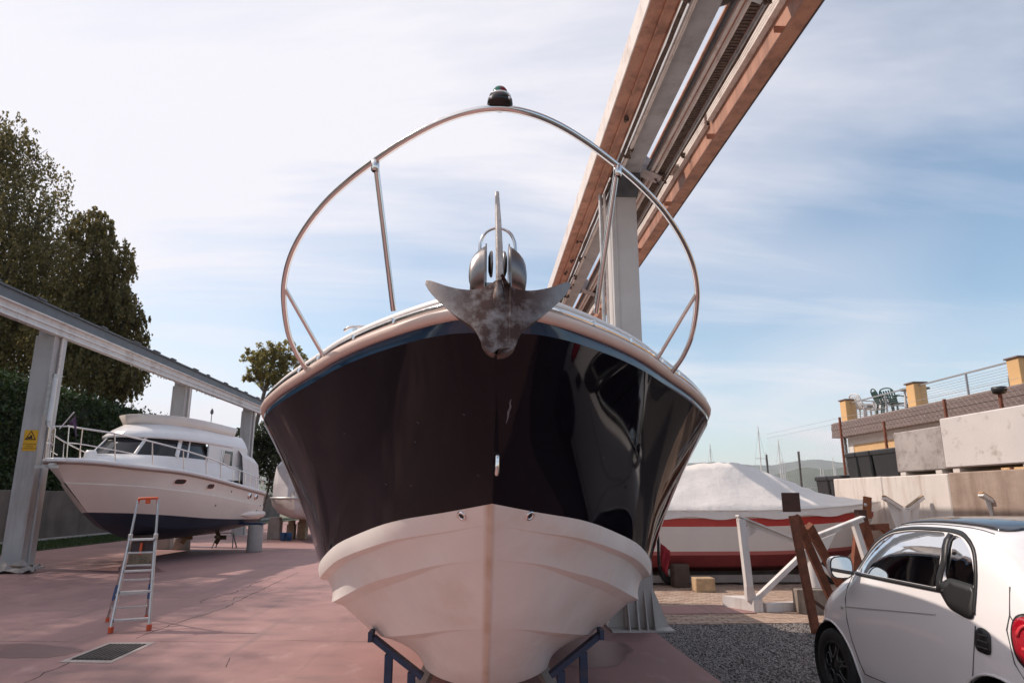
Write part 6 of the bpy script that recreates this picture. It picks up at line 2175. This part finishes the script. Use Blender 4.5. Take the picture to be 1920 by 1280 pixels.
def skin(poly, axis, sg, off, nm, m, par=car, hole=None, thick=.004, cuts=3):
    """sheet of the outline laid on the body surface; axis 'x' (sides), 'y' (front/rear), 'z' (roof)"""
    b = bmesh.new()
    loops = [poly] + ([hole] if hole else [])
    es = []
    for lpp in loops:
        vs = [b.verts.new((p[0], p[1], 0)) for p in lpp]
        for i in range(len(vs)):
            es.append(b.edges.new((vs[i], vs[(i + 1) % len(vs)])))
    bmesh.ops.triangle_fill(b, edges=es, use_beauty=True)
    for _ in range(cuts):
        long_ = [e for e in b.edges if e.calc_length() > .07]
        if long_:
            bmesh.ops.subdivide_edges(b, edges=long_, cuts=1)
            bmesh.ops.triangulate(b, faces=b.faces[:])
    for v in b.verts:
        u, w = v.co.x, v.co.y
        if axis == 'x':
            o, d = Vector((sg * 2, u, w)), Vector((-sg, 0, 0))
        elif axis == 'y':
            o, d = Vector((u, sg * 4 + 1.3, w)), Vector((0, -sg, 0))
        else:
            o, d = Vector((u, w, 3)), Vector((0, 0, -1))
        hit_ = CAR_BVH.ray_cast(o, d)
        loc, nr = (hit_[0], hit_[1]) if hit_[0] is not None else (Vector((u, w, 1.2)), -d)
        if nr.dot(d) > 0:
            nr = -nr
        v.co = loc + nr * off
    bmesh.ops.recalc_face_normals(b, faces=b.faces[:])
    mb = MB()
    mb.add_bm(b, Matrix.Translation((CX, CY0, 0)), True)
    o = mb.build(nm, m, par)
    if thick:
        s = o.modifiers.new('solid', 'SOLIDIFY')
        s.thickness, s.offset = thick, 0
    return o
for sg in (-1, 1):
    skin(W_door, 'x', sg, -.008, 'side_window', M_cglass, thick=0)
    skin(W_quart, 'x', sg, -.008, 'quarter_window', M_cglass, thick=0)
    ring_ = [(.90, 1.055), (.86, 1.05), (.78, .935), (.62, .915), (.555, .93), (.555, 1.09)]
    # black frame round the glass, split so that each piece is a simple strip
    skin(W_all, 'x', sg, .004, 'window_frame', M_trim, hole=None if False else rounded([(1.955, 1.085), (1.80, 1.20), (1.60, 1.312), (1.40, 1.387), (1.15, 1.422), (.95, 1.424), (.925, 1.085)], .07), thick=.006) if False else None
    def strip(path, w, nm, mm=M_trim, off=.005):
        P = [Vector((a, b, 0)) for a, b in path]
        L_, R__ = [], []
        for i, p in enumerate(P):
            t = (P[min(i + 1, len(P) - 1)] - P[max(i - 1, 0)]).normalized()
            s = Vector((-t.y, t.x, 0)) * w / 2
            for q, dst in ((p - s, L_), (p + s, R__)):
                h_ = CAR_BVH.ray_cast(Vector((sg * 2, q.x, q.y)), Vector((-sg, 0, 0)))
                loc = h_[0] if h_[0] is not None else Vector((sg * .8, q.x, q.y))
                dst.append(cp(loc.x + sg * off, loc.y, loc.z))
        o = MB().grid([L_, R__], flip=sg < 0).build(nm, mm, car)
        s = o.modifiers.new('solid', 'SOLIDIFY')
        s.thickness, s.offset = .007, 0
        return o
    up_ = [(p.x, p.y) for p in smooth_path([Vector((a, b, 0)) for a, b in ((2.045, 1.055), (1.90, 1.22), (1.77, 1.332), (1.60, 1.402), (1.38, 1.434), (1.15, 1.442), (.90, 1.438), (.755, 1.410), (.645, 1.335), (.585, 1.21), (.565, 1.08), (.562, .965))], 6)]
    strip(up_, .022, 'window_surround')
    strip([(2.04 - k * .1, 1.062) for k in range(13)], .024, 'belt_trim')
    strip([(.885 + .012 * math.sin(k), 1.06 + k * .04) for k in range(10)], .052, 'door_pillar')
    skin(rounded([(.92, 1.085), (.80, 1.15), (.585, 1.13), (.56, 1.0), (.562, .935), (.62, .93), (.78, .965), (.87, 1.045)], .04), 'x', sg, .006, 'corner_trim', M_trim)
    # door shut lines and crease
    M_gap = mat('shut_line', (0.07, 0.07, 0.072), .8)
    strip([(2.02, 1.03), (2.03, .95), (2.02, .85), (1.99, .7), (1.95, .55), (1.90, .42), (1.86, .33)], .0045, 'shut_line', M_gap, .0018)
    strip([(.55, .90), (.56, .80), (.60, .62), (.68, .48), (.78, .38), (.86, .33)], .0045, 'shut_line', M_gap, .0018)
    strip([(1.86 - k * .1, .33 + .0 * k) for k in range(11)], .0045, 'shut_line', M_gap, .0018)
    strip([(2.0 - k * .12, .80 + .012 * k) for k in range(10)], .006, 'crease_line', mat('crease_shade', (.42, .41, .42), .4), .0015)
    strip([(.33, 1.15), (.30, 1.0), (.24, .93), (.15, .90)], .004, 'shut_line', M_gap, .0018)
    strip([(.30, 1.0), (.315, .92), (.27, .75), (.17, .60), (.12, .5)], .004, 'shut_line', M_gap, .0018)
    # air vent
    vt = rounded([(.425, .755), (.55, .765), (.545, .88), (.50, .905), (.425, .88)], .035)
    vn = skin(vt, 'x', sg, .005, 'air_intake', M_trim)
    for z in (.79, .825, .86):
        strip([(.445, z), (.47, z), (.50, z), (.525, z + .002)], .008, 'intake_slat', mat('slat_black', (.05, .05, .05), .3), .010)
    skin(rounded([(2.045, .775), (2.075, .775), (2.075, .80), (2.045, .80)], .006), 'x', sg, .004, 'side_repeater', mat('repeater', (.55, .5, .48), .2))
    # tail light: black surround, red lens with ring
    tlp = poly_s([(.07, .80), (.10, .96), (.17, 1.02), (.26, 1.0), (.285, .90), (.25, .78), (.16, .72)], 5)
    tl_ = skin(tlp, 'x', sg, .006, 'tail_light', M_trim, cuts=4)
    skin(poly_s([(.085, .81), (.115, .95), (.175, 1.0), (.25, .985), (.268, .90), (.235, .79), (.16, .74)], 5), 'x', sg, .014, 'red_lens', mat('tail_red', (.38, .008, .02), .08, coat=1.0), tl_, cuts=4)
    rp_ = [(.175 + .055 * math.cos(a), .90 + .065 * math.sin(a)) for a in [k * .35 for k in range(16)]]
    o = strip(rp_, .016, 'light_ring', mat('tail_glow', (.62, .05, .06), .15), .022)
    o.parent = tl_
    # mirror
    mb = MB()
    rows = []
    for i in range(9):
        t = i / 8
        w_ = .098 * (1 - t ** 3.2) ** .5 * (.97 + .03 * t) if t < 1 else .012
        h_ = .088 * (1 - t ** 3.2) ** .5 if t < 1 else .012
        rows.append([cp(sg * (.885 + w_ * math.copysign(abs(math.cos(a)) ** .6, math.cos(a))), 1.90 + .12 * t, 1.112 + h_ * math.copysign(abs(math.sin(a)) ** .65, math.sin(a))) for a in [2 * math.pi * k / 16 for k in range(16)]])
    mb.grid(rows, closed=True, flip=sg < 0)
    mb.add(rows[-1], [tuple(range(16))])
    mr_ = mb.build('mirror', M_carw, car)
    k0 = rows[0]
    MB().add([p + Vector((0, .004, 0)) for p in k0], [tuple(range(16))]).build('mirror_bezel', M_trim, mr_)
    cc = sum(k0, Vector()) / 16
    MB().add([cc + (p - cc) * .9 + Vector((0, -.002, 0)) for p in k0], [tuple(range(16))]).build('mirror_glass', mat('mirror_silver', (.8, .82, .80), .02, metal=1), mr_)
    MB().bar(cp(sg * .77, 1.97, 1.065), cp(sg * .87, 1.97, 1.05), .07, .035).build('mirror_arm', M_trim, mr_)
    # wheels
    for wy in (.422, 2.295):
        T = Matrix.Translation((CX + sg * .735, CY0 + wy, .295)) @ Matrix.Rotation(R(90) * sg, 4, 'Y')
        wh = MB().lathe([(.185, -.085), (.25, -.095), (.285, -.08), (.294, -.05), (.295, 0), (.294, .05), (.285, .078), (.25, .092), (.215, .088), (.192, .080)], T, 48).build('wheel', M_black_rubber, car)
        rim = MB().lathe([(.196, -.05), (.19, .0), (.188, .06), (.196, .080), (.186, .084), (.180, .07)], T, 48).build('rim', mat('rim_black', (.02, .02, .021), .3), wh)
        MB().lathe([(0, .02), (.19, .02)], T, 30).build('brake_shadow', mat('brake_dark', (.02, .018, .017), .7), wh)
        for k in range(6):
            a = k * math.pi / 3 + .3
            c_, s_ = math.cos(a), math.sin(a)
            lo_ = []
            for q in range(20):
                b_ = 2 * math.pi * q / 20
                rr, tt = .122 + .058 * math.cos(b_), .052 * math.sin(b_) * (1 + .35 * math.cos(b_))
                lo_.append(T @ Vector((rr * c_ - tt * s_, rr * s_ + tt * c_, .066 - .01 * math.cos(b_))))
            MB().tube(lo_, .0075, 6, closed=True).build('spoke', mat('spoke_metal', (.10, .10, .105), .25, metal=.6), wh)
        MB().lathe([(0, .075), (.03, .074), (.045, .066), (.07, .055), (.07, .03)], T, 24).build('hub', mat('rim_black', (.02, .02, .021), .3), wh)
        MB().lathe([(.335, -.30), (.338, .085)], Matrix.Translation((CX + sg * .735, CY0 + wy, .30)) @ Matrix.Rotation(R(90) * sg, 4, 'Y'), 40).build('wheel_liner', M_black_rubber, car)
        la2 = []
        for k in range(29):
            a = R(-28 + 236 * k / 28)
            y_, z_ = wy + .352 * math.cos(a), .30 + .352 * math.sin(a)
            h_ = CAR_BVH.ray_cast(Vector((sg * 2, y_, z_)), Vector((-sg, 0, 0)))
            if h_[0] is not None:
                la2.append(cp(h_[0].x + sg * .001, y_, z_))
        MB().tube(la2, .009, 6).build('arch_lip', M_carw, car)
skin(W_rear, 'y', -1, -.006, 'rear_window', M_priv, thick=0)
skin(W_front, 'y', 1, -.006, 'windscreen', M_cglass, thick=0)
skin(rounded([(-.53, .55), (.53, .55), (.53, 1.70), (-.53, 1.70)], .12), 'z', 1, .006, 'roof_panel', mat('roof_black', (.014, .016, .022), .06, spec=.7), cuts=4)
for sg in (-1, 1):
    MB().tube([cp(sg * .565, .6 + k * .1, CAR_BVH.ray_cast(Vector((sg * .565, .6 + k * .1, 3)), Vector((0, 0, -1)))[0].z + .001) for k in range(11)], .004, 5).build('roof_seam', M_trim, car)
# rear hatch seam and bumper insert, number plate recess
skin(rounded([(-.5, .46), (.5, .46), (.46, .60), (-.46, .60)], .05), 'y', -1, .006, 'rear_bumper_insert', M_trim)
# interior
M_seat = mat('seat_fabric', (.05, .05, .055), .85, var=.2, vscale=20)
for sx_ in (-.36, .36):
    MB().bbox(cp(sx_ - .24, .80, .40), cp(sx_ + .24, 1.35, .56), .05).build('seat', M_seat, car)
    MB().bar(cp(sx_, .86, .52), cp(sx_, .66, 1.10), .46, .13, up=(0, 1, .3)).build('seat_back', M_seat, car, bevel=.04)
    MB().bar(cp(sx_, .655, 1.10), cp(sx_, .61, 1.27), .26, .09, up=(0, 1, .3)).build('head_rest', M_seat, car, bevel=.03)
MB().bbox(cp(-.70, 1.75, .60), cp(.70, 2.15, 1.0), .06).build('dashboard', M_trim, car)
MB().bar(cp(-.36, 1.85, .92), cp(-.36, 1.58, 1.0), .06, .06).build('steering_column', M_trim, car)
c = cp(-.36, 1.55, 1.01)
MB().tube([c + Vector((.185 * math.cos(a), .06 * math.sin(a), .175 * math.sin(a))) for a in [k * math.pi / 14 for k in range(28)]], .015, 8, closed=True).build('steering_wheel', M_trim, car)
MB().bbox(cp(-.66, .1, .24), cp(.66, 2.3, .28), .01).build('cabin_floor', M_black_rubber, car)
MB().bbox(cp(-.62, .62, .3), cp(.62, .66, .95), .01).build('rear_bulkhead', M_trim, car)

car.rotation_euler.z = R(0.8)
# ------------------------------------------------------------------ thin summer haze over the lake
hz = MB().box((-6000, -3000, -8), (8500, 7600, 480)).build('haze', None)
hz['kind'] = 'stuff'
hz['label'], hz['category'] = 'thin pale haze over the yard and the far hills', 'haze'
hm = bpy.data.materials.new('haze_volume')
hm.use_nodes = True
hm.node_tree.nodes.clear()
_o = hm.node_tree.nodes.new('ShaderNodeOutputMaterial')
_v = hm.node_tree.nodes.new('ShaderNodeVolumePrincipled')
_v.inputs['Color'].default_value = (0.86, 0.92, 1.0, 1)
_v.inputs['Density'].default_value = 0.00008
_v.inputs['Anisotropy'].default_value = 0.2
hm.node_tree.links.new(_v.outputs[0], _o.inputs['Volume'])
hz.data.materials.append(hm)
